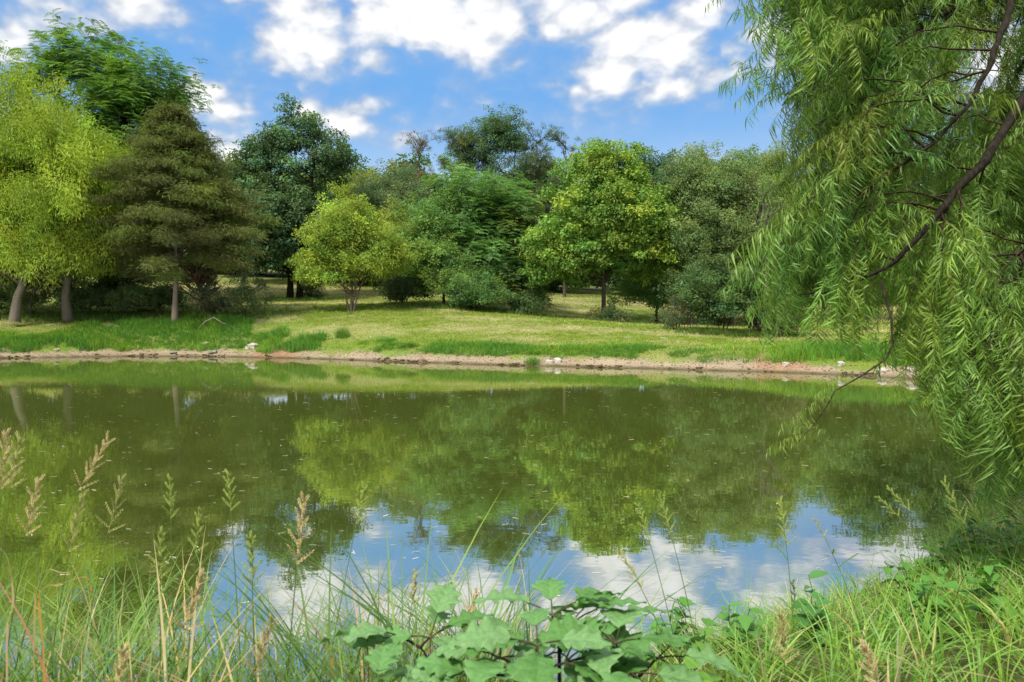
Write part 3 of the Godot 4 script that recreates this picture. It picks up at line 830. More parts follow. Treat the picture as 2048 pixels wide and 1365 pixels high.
func make_grass() -> void:
	rng.seed = 99
	# lush uncut grass along the far bank
	var xf := []
	var cols := PackedColorArray()
	var lush := Color(0.105, 0.270, 0.036)
	for i in 70000:
		var x := rf(-44.0, 22.0)
		var d := rf(30.0, 62.0)
		var s := land(x, d)
		if s < 0.6 or s > 7.0:
			continue
		var u := x / d * FOCAL + 1024.0
		if u < -200 or u > 2300:
			continue
		var patch := noise.get_noise_2d(x * 6.0 + 400.0, d * 6.0)
		var from := 1.25 + noise.get_noise_2d(x * 12.0 + 11.0, d * 12.0) * 0.9
		var to := 3.4 + noise.get_noise_2d(x * 4.0 + 20.0, d * 4.0) * 1.2
		var tall := 0.34 + patch * 0.25
		u += noise.get_noise_2d(x * 9.0 + 5.0, d * 9.0) * 90.0
		if u < 600:
			to = 5.6 + patch * 3.0 - 2.4 * smoothstep(430.0, 600.0, u)
			tall = 0.50 + patch * 0.6
			from -= 0.2
		elif u < 760:
			if rng.randf() < 0.8:
				continue
		elif u > 1530 and u < 1790:
			to = 4.4
			tall = 0.55 + patch * 0.3
		elif u > 1380 and u <= 1530 and rng.randf() < 0.5:
			continue
		if s < from or s > to or (patch < -0.30 and u > 600):
			continue
		var k: float = maxf(tall, 0.16) * rf(0.7, 1.25) / 0.6
		xf.append(xform(Vector3(x, ground(x, d), -d), rf(0, TAU), Vector3(rf(-1, 1), 0, rf(-1, 1)).normalized(), rf(0, 0.15), Vector3(1.0, k, 1.0) * rf(0.85, 1.2)))
		var c := lush.lerp(Color(0.20, 0.36, 0.04), clampf(noise.get_noise_2d(x * 8.0, d * 8.0 + 70.0) * 1.6 + 0.3, 0, 1))
		cols.append(tint(c, 0.14, 0.10))
	var g := scatter("bank_grass", CL.tuft_far, M.leaf, self, xf, cols)
	tag(g, "lush uncut grass along the far bank", "grass", "", "stuff")
	# mown meadow
	xf = []
	cols = PackedColorArray()
	for i in 110000:
		var d := 33.0 + 62.0 * pow(rng.randf(), 0.9)
		var x := rf(-0.74, 0.62) * d
		var s := land(x, d)
		if s < 1.5:
			continue
		var st := straw_share(x, d)
		var c := Color(0.285, 0.400, 0.065).lerp(Color(0.62, 0.56, 0.31), clampf(st * 1.25 - 0.1, 0, 1))
		var k := rf(0.6, 1.3)
		xf.append(xform(Vector3(x, ground(x, d) - 0.015, -d), rf(0, TAU), Vector3(rf(-1, 1), 0, rf(-1, 1)).normalized(), rf(0, 0.5), Vector3(1.4, k, 1.4)))
		cols.append(tint(c, 0.20, 0.08))
	g = scatter("meadow_grass", CL.tuft_mown, M.leaf, self, xf, cols)
	tag(g, "short mown grass with straw-coloured swaths on the meadow", "grass", "", "stuff")
	# shaded rough grass under the trees
	xf = []
	cols = PackedColorArray()
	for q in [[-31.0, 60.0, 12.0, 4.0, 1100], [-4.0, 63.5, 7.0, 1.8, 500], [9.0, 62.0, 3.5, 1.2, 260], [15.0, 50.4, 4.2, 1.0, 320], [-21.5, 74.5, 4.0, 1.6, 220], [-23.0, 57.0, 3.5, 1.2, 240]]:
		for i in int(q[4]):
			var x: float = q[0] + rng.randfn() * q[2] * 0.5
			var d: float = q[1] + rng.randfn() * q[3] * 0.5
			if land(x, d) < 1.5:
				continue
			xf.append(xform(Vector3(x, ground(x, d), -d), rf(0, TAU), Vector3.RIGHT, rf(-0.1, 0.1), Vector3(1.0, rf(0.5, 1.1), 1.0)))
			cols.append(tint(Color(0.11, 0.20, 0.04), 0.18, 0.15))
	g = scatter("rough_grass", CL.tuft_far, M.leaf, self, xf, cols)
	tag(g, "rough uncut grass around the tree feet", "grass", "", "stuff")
	# near bank
	xf = []
	cols = PackedColorArray()
	var xf2 := []
	var cols2 := PackedColorArray()
	for i in 42000:
		var d := rf(-1.0, 16.0)
		var x := rf(-10.0, 11.0)
		var s := land(x, d)
		if s < -0.05 or s > 5.0:
			continue
		if x < 0.35 - 0.1 * d:
			if rng.randf() > 0.62 or (d < 1.6 and x > -2.6):
				continue
			xf2.append(xform(Vector3(x, ground(x, d), -d), rf(0, TAU), Vector3(rf(-1, 1), 0, rf(-1, 1)).normalized(), rf(0, 0.22), Vector3.ONE * rf(0.45, 1.1)))
			var pick := rng.randf()
			var shade := Color(0.100, 0.215, 0.040) if pick < 0.50 else (Color(0.19, 0.32, 0.055) if pick < 0.86 else (Color(0.46, 0.37, 0.18) if pick < 0.99 else Color(0.42, 0.22, 0.13)))
			cols2.append(tint(shade, 0.14, 0.1))
		else:
			if (d < 2.2 and x < 2.8) or rng.randf() > 0.36:
				continue
			var k := rf(0.55, 1.05) * (0.75 if s < 0.6 else 1.0)
			xf.append(xform(Vector3(x, ground(x, d), -d), rf(0, TAU), Vector3(rf(-1, 1), 0, rf(-1, 1)).normalized(), rf(0, 0.3), Vector3(1.0, k, 1.0)))
			cols.append(tint(Color(0.185, 0.350, 0.055) if rng.randf() < 0.88 else Color(0.42, 0.38, 0.19), 0.20, 0.12))
	g = scatter("near_bank_grass", CL.tuft_near, M.leaf_near, self, xf, cols)
	tag(g, "bright green grass covering the near bank on the right", "grass", "", "stuff")
	g = scatter("tall_near_grass", CL.tuft_tall, M.leaf_near, self, xf2, cols2)
	tag(g, "tall stringy grass with dry blades on the near bank at left", "grass", "", "stuff")

# ------------------------------------------------------------------ shore stones, clods, floating bits

func stone_mesh(seed_value: int) -> ArrayMesh:
	rng.seed = seed_value
	var b := MB.new()
	var rings := 5
	var sides := 8
	for i in rings + 1:
		var t := PI * i / rings
		for k in sides:
			var g := TAU * k / sides
			var dir := Vector3(sin(t) * cos(g), cos(t), sin(t) * sin(g))
			var q := dir.sign() * Vector3(pow(absf(dir.x), 0.7), pow(absf(dir.y), 0.6), pow(absf(dir.z), 0.7))
			var r := 1.0 + 0.22 * sin(dir.x * 3.1 + seed_value) + 0.16 * sin(dir.z * 5.3 + seed_value * 2.0) + 0.1 * sin(dir.y * 7.0 + seed_value)
			b.vert(q * r * Vector3(0.5, 0.26, 0.36), dir, Color.WHITE)
	var f := MB.new()
	for i in rings:
		for k in sides:
			var a := b.v[i * sides + k]
			var c := b.v[i * sides + (k + 1) % sides]
			var d := b.v[(i + 1) * sides + k]
			var e := b.v[(i + 1) * sides + (k + 1) % sides]
			var g := 0.9 + 0.1 * sin(i * 3.0 + k * 5.0)
			if i > 0:
				f.flat_tri(a, c, d, Color(g, g, g))
			if i < rings - 1:
				f.flat_tri(c, e, d, Color(g, g, g))
	return f.mesh()

func make_shore() -> void:
	var kinds := []
	for i in 4:
		kinds.append(stone_mesh(11 + i))
	rng.seed = 31
	var spots := [
		["flat white stone on the bare bank in front of the cedar", -21.6, 51.0, 0.7, 1.7, 0.9], ["smaller white stone right of the flat stone on the left bank", -18.3, 51.2, 0.42, 1.35, 0.9],
		["long pale stone at the edge of the tall left grass", -18.0, 51.3, 0.75, 1.55, 1.0], ["pale slab at the waterline below the cedar", -23.5, 51.5, 0.7, 0.6, 0.5],
		["flat pale stone beside the pale slab at the waterline", -20.6, 51.0, 0.7, 0.7, 0.5], ["flat white stone at the grass edge in mid bank", -0.1, 42.0, 0.42, 1.7, 0.6],
		["white rock at the waterline right of the green tussock", 2.05, 40.4, 0.34, 0.35, 2.0], ["rounded cream rock next to the white waterline rock", 2.5, 40.3, 0.45, 0.45, 1.6],
		["pale stone on the worn patch of the meadow", 9.6, 47.2, 0.35, 0, 0.6], ["white stone low in the near-right far bank rubble", 16.4, 32.9, 0.5, 0.5, 1.2],
		["larger white stone at the right end of the far bank", 17.2, 32.0, 0.55, 0.6, 1.2], ["cream stone half buried by the right bank grass", 15.4, 34.7, 0.4, 0.8, 1.1], ["small pale stone on the bank below the right grass", 13.2, 35.9, 0.35, 0.7, 1.1],
		["pale stone lying in the middle of the mown slope", 7.4, 47.6, 0.45, 0, 0.4], ["pale chip at the left end of the bare bank", -31.0, 50.6, 0.35, 1.2, 0.8]]
	for q in spots:
		var x: float = q[1]
		var d: float = q[2]
		if q[4] > 0.0:
			while land(x, d) < q[4] and d < 60.0:
				d += 0.05
		var o := part("stone", kinds[rng.randi() % 4], M.stone, self)
		o.position = Vector3(x, ground(x, d) + q[3] * 0.06 * q[5], -d)
		o.rotation = Vector3(rf(-0.1, 0.1), rf(0, TAU), rf(-0.1, 0.1))
		o.scale = Vector3(q[3], q[3] * q[5] * 0.8, q[3]) * 1.15
		tag(o, q[0], "stone", "pale stones on the far bank")
	# clods and rubble too small to tell apart
	var xf := []
	var cols := PackedColorArray()
	for i in 60000:
		var x := rf(-42.0, 19.0)
		var d := rf(28.0, 54.0)
		var s := land(x, d)
		if s < -0.05 or s > 2.2 or absf(x / d) > 0.76:
			continue
		if s > 0.35 and (s > 1.5 or rng.randf() < 0.55):
			continue
		if s < 0.35 and noise.get_noise_2d(x * 9.0, d * 9.0) < 0.16 and rng.randf() < 0.93:
			continue
		var k := (rf(0.03, 0.13) * (1.8 if rng.randf() < 0.2 else 1.0) if s < 0.35 else rf(0.02, 0.07))
		xf.append(xform(Vector3(x, ground(x, d) + k * 0.1, -d), rf(0, TAU), Vector3.RIGHT, rf(-0.4, 0.4), Vector3(k * 1.5, k, k * 1.5)))
		var c := Color(0.30, 0.22, 0.15).lerp(Color(0.60, 0.50, 0.38), pow(rng.randf(), 1.6))
		if s < 0.3:
			c = Color(0.12, 0.085, 0.055).lerp(c, rng.randf() * 0.6)
		cols.append(c)
	var g := scatter("rubble", kinds[1], M.stone, self, xf, cols)
	tag(g, "brown clods and gravel along the far waterline", "rubble", "", "stuff")
	# straw and leaf flecks afloat
	var b := MB.new()
	b.flat_tri(Vector3(-0.5, 0, -0.06), Vector3(0.5, 0, 0.0), Vector3(-0.4, 0.0, 0.06), Color.WHITE)
	b.flat_tri(Vector3(-0.4, 0, 0.06), Vector3(0.5, 0, 0.0), Vector3(0.3, 0.0, 0.08), Color.WHITE)
	var bits := b.mesh()
	xf = []
	cols = PackedColorArray()
	for i in 1300:
		var d := 5.0 + 30.0 * pow(rng.randf(), 1.5)
		var x := rf(-0.72, 0.66) * d
		if land(x, d) > -0.3:
			continue
		var k := rf(0.03, 0.14) * (0.55 + d * 0.03)
		xf.append(xform(Vector3(x, 0.006, -d), rng.randfn() * 0.5 + (PI if rng.randf() < 0.5 else 0.0), Vector3.RIGHT, 0.0, Vector3(k, 1.0, k * rf(0.4, 1.2))))
		cols.append(tint(Color(0.50, 0.47, 0.30), 0.2, 0.1))
	g = scatter("floating_litter", bits, M.litter, self, xf, cols)
	tag(g, "straw flecks and leaf litter floating on the pond", "litter", "", "stuff")
	# tussocks
	for q in [["lone bright green tussock at the far waterline", 1.2, 40.2, 0.25, 0.75], ["upright clump of tall weeds on the slope above the clay bank", -11.6, 48.5, 3.2, 1.5], ["low leafy clump on the bank right of the clay patch", -6.4, 44.5, 2.0, 0.7], ["dark spiky clump above the fallen pale branch", -21.0, 54.5, 5.0, 1.2]]:
		var at := Vector2(q[1], q[2])
		while land(at.x, at.y) < q[3] and at.y < 60.0:
			at.y += 0.05
		var t := thing("grass_tussock", q[0], "grass", Vector3(at.x, ground(at.x, at.y), -at.y), "tussocks on the far bank")
		xf = []
		cols = PackedColorArray()
		for i in 26:
			xf.append(xform(Vector3(rng.randfn() * 0.24, 0.0, rng.randfn() * 0.16), rf(0, TAU), Vector3.BACK, rng.randfn() * 0.2, Vector3(1.0, rf(0.8, 1.2) * q[4], 1.0)))
			cols.append(tint(Color(0.12, 0.24, 0.03), 0.1, 0.05))
		scatter("blades", CL.tuft_far, M.leaf, t, xf, cols).set_meta("kind", "stuff")

# ------------------------------------------------------------------ foreground plants

func seed_head(len: float, spikes: int, col: Color) -> ArrayMesh:
	# barnyard-grass panicle: short grainy spikes along a stalk; runs from the origin along +y
	var b := MB.new()
	b.tube(PackedVector3Array([Vector3.ZERO, Vector3(0.004, len * 0.5, 0), Vector3(0.0, len, 0.004)]), PackedFloat32Array([0.0016, 0.0012, 0.0006]), 4, col * 0.9)
	for i in spikes:
		var t := float(i) / spikes
		var az := i * 2.39 + rf(-0.4, 0.4)
		var l := len * lerpf(0.30, 0.13, t) * rf(0.75, 1.2)
		var dirv := Vector3(cos(az), lerpf(1.0, 2.2, t) * rf(0.7, 1.3), sin(az)).normalized()
		var a := Vector3(0, len * (0.02 + 0.93 * t), 0)
		var grains := 16
		for g in grains:
			var u := (g + 0.5) / grains
			var ga := g * 2.2
			var side := dirv.cross(Vector3(0.3, 0.2, 0.9)).normalized().rotated(dirv, ga)
			var p := a + dirv * l * u + side * 0.0024
			var w := 0.0034 * (1.0 - 0.45 * u)
			var tip := p + (dirv + side * 0.35).normalized() * 0.0095
			var s2 := dirv.cross(side)
			var sh := rf(0.75, 1.25)
			var cc := Color(col.r * sh, col.g * sh, col.b * sh)
			b.flat_tri(p + side * w, p + s2 * w, tip, cc)
			b.flat_tri(p + s2 * w, p - side * w, tip, cc)
			b.flat_tri(p - side * w, p - s2 * w, tip, cc)
			b.flat_tri(p - s2 * w, p + side * w, tip, cc)
	return b.mesh()

func blade_mesh(p: PackedVector3Array, w: float, col: Color, tipcol: Color) -> MB:
	var b := MB.new()
	var last := p.size() - 1
	for i in last:
		for half in [0]:
			var t0 := float(i) / last
			var t1 := float(i + 1) / last
			var dirv := (p[i + 1] - p[i]).normalized()
			var side := dirv.cross(Vector3.UP)
			side = side.normalized() if side.length() > 0.1 else Vector3.RIGHT
			var w0 := w * (0.55 + 0.45 * sin(t0 * PI)) * (1.0 - pow(t0, 3.0))
			var w1 := w * (0.55 + 0.45 * sin(t1 * PI)) * (1.0 - pow(t1, 3.0))
			var c := col.lerp(tipcol, t0 * t0)
			var fold := dirv.cross(side).normalized() * w * 0.15
			b.flat_tri(p[i], p[i] + side * w0 + fold, p[i + 1] + side * w1 + fold, c)
			b.flat_tri(p[i], p[i + 1] + side * w1 + fold, p[i + 1], c)
			b.flat_tri(p[i] - side * w0 + fold, p[i], p[i + 1], c)
			b.flat_tri(p[i] - side * w0 + fold, p[i + 1], p[i + 1] - side * w1 + fold, c)
	return b

func grass_plant(label: String, tip: Vector3, foot: Vector2, bow: float, len: float, spikes: int, col: Color, blades: int, group: String) -> void:
	rng.seed = hash(label)
	var base := Vector3(foot.x, ground(foot.x, foot.y) - 0.03, -foot.y)
	var root := thing("seeding_grass", label, "grass plant", base, group)
	var z := tip - base
	var p := PackedVector3Array()
	for i in 11:
		var t := i / 10.0
		var q := Vector3(z.x * pow(t, 1.0 + bow), z.y * (t + bow * 0.25 * t * (1.0 - t)), z.z * pow(t, 1.0 + bow))
		p.append(q)
	# the head takes the last stretch, in the direction of the stem there
	var dirv := (p[10] - p[9]).normalized()
	var neck := p[10] - dirv * len
	p[10] = neck
	if p[9].distance_to(neck) < 0.02 or p[9].y > neck.y:
		p[9] = p[8].lerp(neck, 0.6)
	var stem := MB.new()
	stem.tube(p, taper(10, 0.0036, 0.0014), 5, Color(0.13, 0.22, 0.045))
	part("stem", stem.mesh(), M.leaf_near, root)
	var head := part("seed_head", seed_head(len, spikes, col), M.leaf_near, root)
	var yv := dirv
	var xv := yv.cross(Vector3.BACK).normalized()
	head.transform = Transform3D(Basis(xv, yv, xv.cross(yv)), neck)
	for i in blades:
		var t := rf(0.3, 0.8)
		var k := int(t * 9.0)
		var a := p[k]
		var az := rf(0, TAU)
		var outv := Vector3(cos(az), 0, sin(az) * 0.6)
		var l := rf(0.18, 0.38)
		var bp := PackedVector3Array()
		for j in 8:
			var u := j / 7.0
			bp.append(a + outv * l * u * (0.75 + 0.2 * u) + Vector3.UP * l * (0.75 * u - rf(0.5, 0.52) * u * u * rf(1.0, 1.5)))
		part("blade", blade_mesh(bp, rf(0.0045, 0.008), Color(0.10, 0.22, 0.036), Color(0.14, 0.23, 0.045)).mesh(), M.leaf_near, root)

func thorn_leaf(seed_value: int) -> ArrayMesh:
	# wavy lobed leaf of a thorn apple: 1 m long along +x, to be scaled
	rng.seed = seed_value
	var b := MB.new()
	var nl := 30
	var nw := 10
	var arch := rf(0.25, 0.5)
	var curl := rf(0.10, 0.22)
	var pts := []
	for i in nl + 1:
		var t := float(i) / nl
		var half := 0.36 * pow(sin(PI * pow(t, 0.72)), 0.8)
		var lobes := 1.0 + 0.55 * (absf(sin(t * PI * 3.6 + 0.5)) - 0.6) * smoothstep(0.05, 0.25, t)
		for j in nw + 1:
			var s := (float(j) / nw) * 2.0 - 1.0
			var w := half * (lobes if absf(s) > 0.1 else 1.0) * s
			var y := -arch * t * t + curl * absf(s) * half * 1.6 + 0.045 * sin(t * 21.0 + signf(s) * 0.8) * s * s + 0.006 * sin(t * 34.0 - absf(s) * 6.0 + 2.0 * sin(t * 9.0 + s * 3.0))
			y -= 0.10 * pow(absf(s), 3.0) * half * 2.0
			pts.append(Vector3(t + absf(s) * half * 0.25 * (1.0 - t), y, w))
	for i in nl + 1:
		for j in nw + 1:
			var a: Vector3 = pts[mini(i + 1, nl) * (nw + 1) + j] - pts[maxi(i - 1, 0) * (nw + 1) + j]
			var c: Vector3 = pts[i * (nw + 1) + mini(j + 1, nw)] - pts[i * (nw + 1) + maxi(j - 1, 0)]
			var nn := c.cross(a).normalized()
			if nn.y < 0.0:
				nn = -nn
			var vein := 1.5 if j == nw / 2 else (1.25 if (i - absi(j - nw / 2) + 30) % 6 == 0 else 0.88)
			b.vert(pts[i * (nw + 1) + j], nn, Color(vein * 1.02, vein, vein))
	for i in nl:
		for j in nw:
			var q := i * (nw + 1) + j
			b.tri(q, q + nw + 1, q + 1)
			b.tri(q + 1, q + nw + 1, q + nw + 2)
	return b.mesh()

func thorn_apple(label: String, foot: Vector2, joints: Array, leaves: Array) -> void:
	# joints: [from index (-1 = foot), tip]; leaves: [joint index, azimuth, rise, size]
	var base := Vector3(foot.x, ground(foot.x, foot.y) - 0.03, -foot.y)
	var root := thing("broadleaf_weed", label, "weed", base, "broad-leaved weeds at the pond edge")
	rng.seed = hash(label)
	var pos := []
	for j in joints:
		var a: Vector3 = Vector3.ZERO if j[0] < 0 else pos[j[0]]
		var z: Vector3 = j[1] - base + Vector3.DOWN * 0.03
		pos.append(z)
		var b := MB.new()
		b.tube(limb_path(a, z, 0.02, 0.03, 5), taper(5, 0.0075 if j[0] < 0 else 0.005, 0.005 if j[0] < 0 else 0.0028), 6, Color(0.085, 0.045, 0.055))
		part("stem", b.mesh(), M.bark, root)
	var more := leaves.duplicate()
	for k in leaves.size():
		more.append([leaves[k][0], rf(0, TAU), rf(-0.1, 0.5), rf(0.08, 0.13)])
	for l in more:
		var a: Vector3 = pos[l[0]]
		var outv := Vector3(cos(l[1]), l[2], sin(l[1])).normalized()
		var stalk: float = l[3] * rf(0.35, 0.6)
		var at := a + outv * stalk
		var b := MB.new()
		b.tube(PackedVector3Array([a, a.lerp(at, 0.5) + Vector3.UP * stalk * 0.05, at]), PackedFloat32Array([0.0026, 0.0022, 0.0020]), 5, Color(0.13, 0.13, 0.07))
		var leaf := part("leaf", CL["thorn%d" % (rng.randi() % 3)], M["thorn%d" % (rng.randi() % 3)], root)
		var yaw: float = -l[1]
		leaf.transform = Transform3D((Basis(Vector3.UP, yaw) * Basis(Vector3.BACK, asin(outv.y) * 0.8) * Basis(Vector3.RIGHT, rf(-0.4, 0.4))).scaled_local(Vector3.ONE * l[3]), at)
		part("leaf_stalk", b.mesh(), M.bark, leaf).transform = leaf.transform.affine_inverse()

func leafy_weed(label: String, x: float, d: float, h: float, n: int, size: float, col: Color) -> void:
	rng.seed = hash(label)
	var base := Vector3(x, ground(x, d) - 0.02, -d)
	var root := thing("leafy_weed", label, "weed", base, "leafy weeds on the near right bank")
	var mat: StandardMaterial3D = M["weed%d" % (rng.randi() % 3)]
	for s in 3:
		var z := Vector3(rng.randfn() * h * 0.25, h * rf(0.75, 1.05), rng.randfn() * h * 0.25)
		var path := limb_path(Vector3.ZERO, z, 0.0, 0.03, 5)
		var b := MB.new()
		b.tube(path, taper(5, 0.004, 0.0018), 4, Color(0.12, 0.17, 0.05))
		part("stem", b.mesh(), M.bark, root)
		for i in n:
			var t := 0.2 + 0.8 * (i + rng.randf()) / n
			var k := clampi(int(t * 5.0), 0, 4)
			var a := path[k].lerp(path[k + 1], t * 5.0 - k)
			var az := i * 2.4 + rf(-0.5, 0.5)
			var leaf := part("leaf", CL["weedleaf%d" % (rng.randi() % 2)], mat, root)
			var sz := size * rf(0.7, 1.25) * (1.15 - 0.4 * t)
			leaf.transform = Transform3D((Basis(Vector3.UP, az) * Basis(Vector3.BACK, rf(-0.15, 0.5)) * Basis(Vector3.RIGHT, rf(-0.4, 0.4))).scaled_local(Vector3.ONE * sz), a)

func weed_leaf(w: float, arch: float) -> ArrayMesh:
	var b := MB.new()
	var nl := 8
	for i in nl + 1:
		var t := float(i) / nl
		var half := w * pow(sin(PI * pow(t, 0.75)), 0.9) + 0.01
		for j in 3:
			var s := j - 1.0
			b.vert(Vector3(t, 0.12 * t - arch * t * t + absf(s) * half * 0.35, s * half * (1.0 + 0.12 * (i % 2))), Vector3(0.2, 1, 0.25 * -s).normalized(), Color(1.25, 1.2, 1.2) if j == 1 else Color.WHITE)
	for i in nl:
		for j in 2:
			var q := i * 3 + j
			b.tri(q, q + 3, q + 1)
			b.tri(q + 1, q + 3, q + 4)
	return b.mesh()

func make_foreground() -> void:
	var gl := "seeding grass stalks on the near bank at left"
	var gr := "seeding grass stalks on the near bank at right"
	var green := Color(0.36, 0.44, 0.11)
	var tan_ := Color(0.60, 0.50, 0.29)
	var mid := Color(0.47, 0.46, 0.19)
	# label, tip u, v, distance, foot dx, foot dd, bow, head length, spikes, colour, blades
	var rows := [
		["straw-coloured seed head leaning far right over the water at the left", 217, 872, 3.0, -0.42, -0.1, 0.7, 0.20, 13, tan_, 2, gl],
		["upright pale seed head cut by the left picture edge", 8, 858, 2.6, -0.05, -0.1, 0.2, 0.17, 12, tan_, 2, gl],
		["second pale seed head just inside the left edge", 36, 868, 2.7, -0.12, -0.1, 0.4, 0.16, 11, mid, 2, gl],
		["drooping pale seed head low at the left edge", 72, 955, 2.6, -0.16, -0.05, 0.5, 0.17, 12, tan_, 2, gl],
		["upright green-tan seed head over dark water at left", 241, 950, 3.1, -0.22, -0.1, 0.3, 0.20, 12, mid, 2, gl],
		["bent seed head with open spikes left of the upright one", 160, 985, 2.9, -0.14, -0.1, 0.5, 0.19, 12, mid, 2, gl],
		["small green seed head left of the bright sky reflection", 335, 952, 3.2, 0.06, -0.1, 0.3, 0.15, 11, green, 2, gl],
		["green seed head at the left corner of the sky reflection", 452, 942, 3.2, 0.14, -0.2, 0.4, 0.14, 11, green, 1, gl],
		["short green seed head below the small green one", 395, 1015, 3.0, -0.05, -0.1, 0.3, 0.15, 10, green, 2, gl],
		["thick green seed head standing low left of the sky reflection", 316, 1062, 2.6, -0.02, 0.0, 0.1, 0.14, 14, green, 2, gl],
		["leaning tan seed head close to the camera at lower left", 400, 1150, 2.0, -0.22, 0.0, 0.5, 0.14, 14, tan_, 1, gl],
		["dense upright green seed head in front of the sky reflection", 497, 1072, 2.6, 0.02, 0.0, 0.1, 0.15, 14, green, 2, gl],
		["large tan seed head leaning right before the reflected oak", 606, 990, 2.3, -0.10, 0.0, 0.3, 0.18, 13, tan_, 2, gl],
		["slender stalk with a green head alone against the bright reflection", 728, 968, 3.0, -0.15, -0.4, 0.2, 0.13, 8, green, 2, gl],
		["low tan seed head near the bottom left corner", 240, 1300, 1.9, -0.12, 0.0, 0.3, 0.14, 14, tan_, 1, gl],
		["low leaning straw seed head beside the bottom left tangle", 540, 1240, 2.2, -0.18, 0.0, 0.5, 0.15, 13, tan_, 1, gl],
		["small seed head poking above the left broadleaf weed", 830, 1145, 2.9, -0.05, -0.3, 0.3, 0.10, 8, mid, 0, gl],
		["small tan seed head leaning right of the left broadleaf weed", 955, 1182, 2.9, -0.16, -0.3, 0.7, 0.12, 8, tan_, 0, gl],
		["taller of the two yellow-green heads near the middle of the water", 1320, 988, 4.0, 0.22, -0.1, 0.3, 0.17, 10, green, 2, gr],
		["shorter of the two yellow-green heads near the middle of the water", 1276, 1006, 4.0, 0.22, -0.2, 0.3, 0.17, 11, green, 2, gr],
		["thin seed head bowing left over the bright water", 1240, 1105, 3.6, 0.28, -0.2, 0.6, 0.16, 9, mid, 2, gr],
		["yellow-green head bowing left over green water right of centre", 1563, 998, 4.2, 0.02, -0.2, 0.5, 0.21, 12, green, 2, gr],
		["companion stalk with a single pale spike beside the bowing head", 1632, 1035, 4.3, 0.22, -0.2, 0.3, 0.10, 3, mid, 2, gr],
		["left stalk of the fine green pair before the dark water", 1755, 992, 5.2, 0.42, -0.4, 0.5, 0.16, 8, green, 2, gr],
		["right stalk of the fine green pair before the dark water", 1778, 974, 5.2, 0.38, -0.4, 0.4, 0.17, 9, green, 2, gr],
		["fat yellow-green seed head before the dark water on the right", 1891, 958, 4.2, 0.20, -0.1, 0.5, 0.22, 12, green, 2, gr],
		["tall seed head rising into the willow at the right edge", 2030, 830, 6.0, 0.25, -0.2, 0.3, 0.20, 9, green, 2, gr],
		["second seed head rising below the willow at the right edge", 2004, 918, 5.8, 0.12, -0.2, 0.2, 0.18, 9, green, 2, gr],
		["third seed head rising below the willow beside the weeds", 1985, 1010, 5.6, 0.12, -0.2, 0.3, 0.16, 9, green, 2, gr],
		["yellowish seed head close to the camera at lower right", 1568, 1225, 2.1, 0.05, 0.0, 0.1, 0.13, 14, mid, 1, gr],
		["soft tan seed head at the bottom right of the picture", 1735, 1290, 2.0, 0.16, 0.0, 0.4, 0.14, 14, tan_, 1, gr],
		["dark thin sedge stalk at the water edge on the right", 1590, 1165, 5.0, 0.02, -0.1, 0.1, 0.14, 7, Color(0.12, 0.10, 0.06), 1, gr],
	]
	for r in rows:
		var tip := spot(r[1], r[2], r[3])
		grass_plant(r[0], tip, Vector2(tip.x + r[4], r[3] + r[5]), r[6], r[7] * 1.25, r[8] + 2, r[9], r[10], r[11])
	# thorn apples in front
	var d1 := 2.05
	thorn_apple("broadleaf weed with three leaves spread over the bright reflection", Vector2(spot(885, 1400, d1).x, 1.95), [[-1, spot(868, 1330, d1)], [0, spot(838, 1282, d1)], [1, spot(800, 1262, d1)], [1, spot(858, 1262, d1)], [0, spot(905, 1345, d1)]],
		[[2, PI * 1.02, 0.15, 0.16], [2, PI * 0.8, 0.6, 0.12], [3, PI * 1.6, 0.9, 0.13], [3, -0.25, 0.55, 0.13], [3, 0.9, 0.3, 0.10], [4, PI * 0.9, 0.3, 0.11], [4, 0.2, 0.4, 0.11], [0, PI * 1.0, 0.0, 0.12]])
	var d2 := 1.95
	thorn_apple("tall broadleaf weed reaching above the leafy mass at bottom centre", Vector2(spot(1120, 1400, d2).x, 1.9), [[-1, spot(1120, 1290, d2)], [0, spot(1105, 1215, d2)], [0, spot(1145, 1230, d2)], [0, spot(1180, 1250, d2)]],
		[[1, PI * 1.0, 0.55, 0.14], [1, PI * 1.5, 0.7, 0.12], [1, 0.3, 0.6, 0.11], [2, 0.0, 0.55, 0.13], [2, PI * 0.4, 0.4, 0.11], [3, -0.3, 0.35, 0.16], [3, 0.8, 0.2, 0.14], [0, PI * 0.7, 0.2, 0.13], [2, PI * 1.7, 0.3, 0.15]])
	var d3 := 1.75
	thorn_apple("dense broadleaf weed with pale leaves at the bottom centre edge", Vector2(spot(1060, 1450, d3).x, 1.7), [[-1, spot(1055, 1330, d3)], [0, spot(1000, 1300, d3)], [0, spot(1075, 1275, d3)], [0, spot(1130, 1310, d3)], [0, spot(960, 1345, d3)]],
		[[1, PI * 1.05, 0.3, 0.11], [1, PI * 1.5, 0.5, 0.11], [1, PI * 0.6, 0.3, 0.12], [2, 0.4, 0.4, 0.12], [2, PI * 0.9, 0.4, 0.13], [2, PI * 1.5, 0.5, 0.10], [3, 0.1, 0.3, 0.14], [3, 0.9, 0.2, 0.12], [3, -0.6, 0.35, 0.12], [4, PI, 0.3, 0.08], [4, PI * 0.6, 0.2, 0.09], [0, PI * 0.5, 0.2, 0.13]])
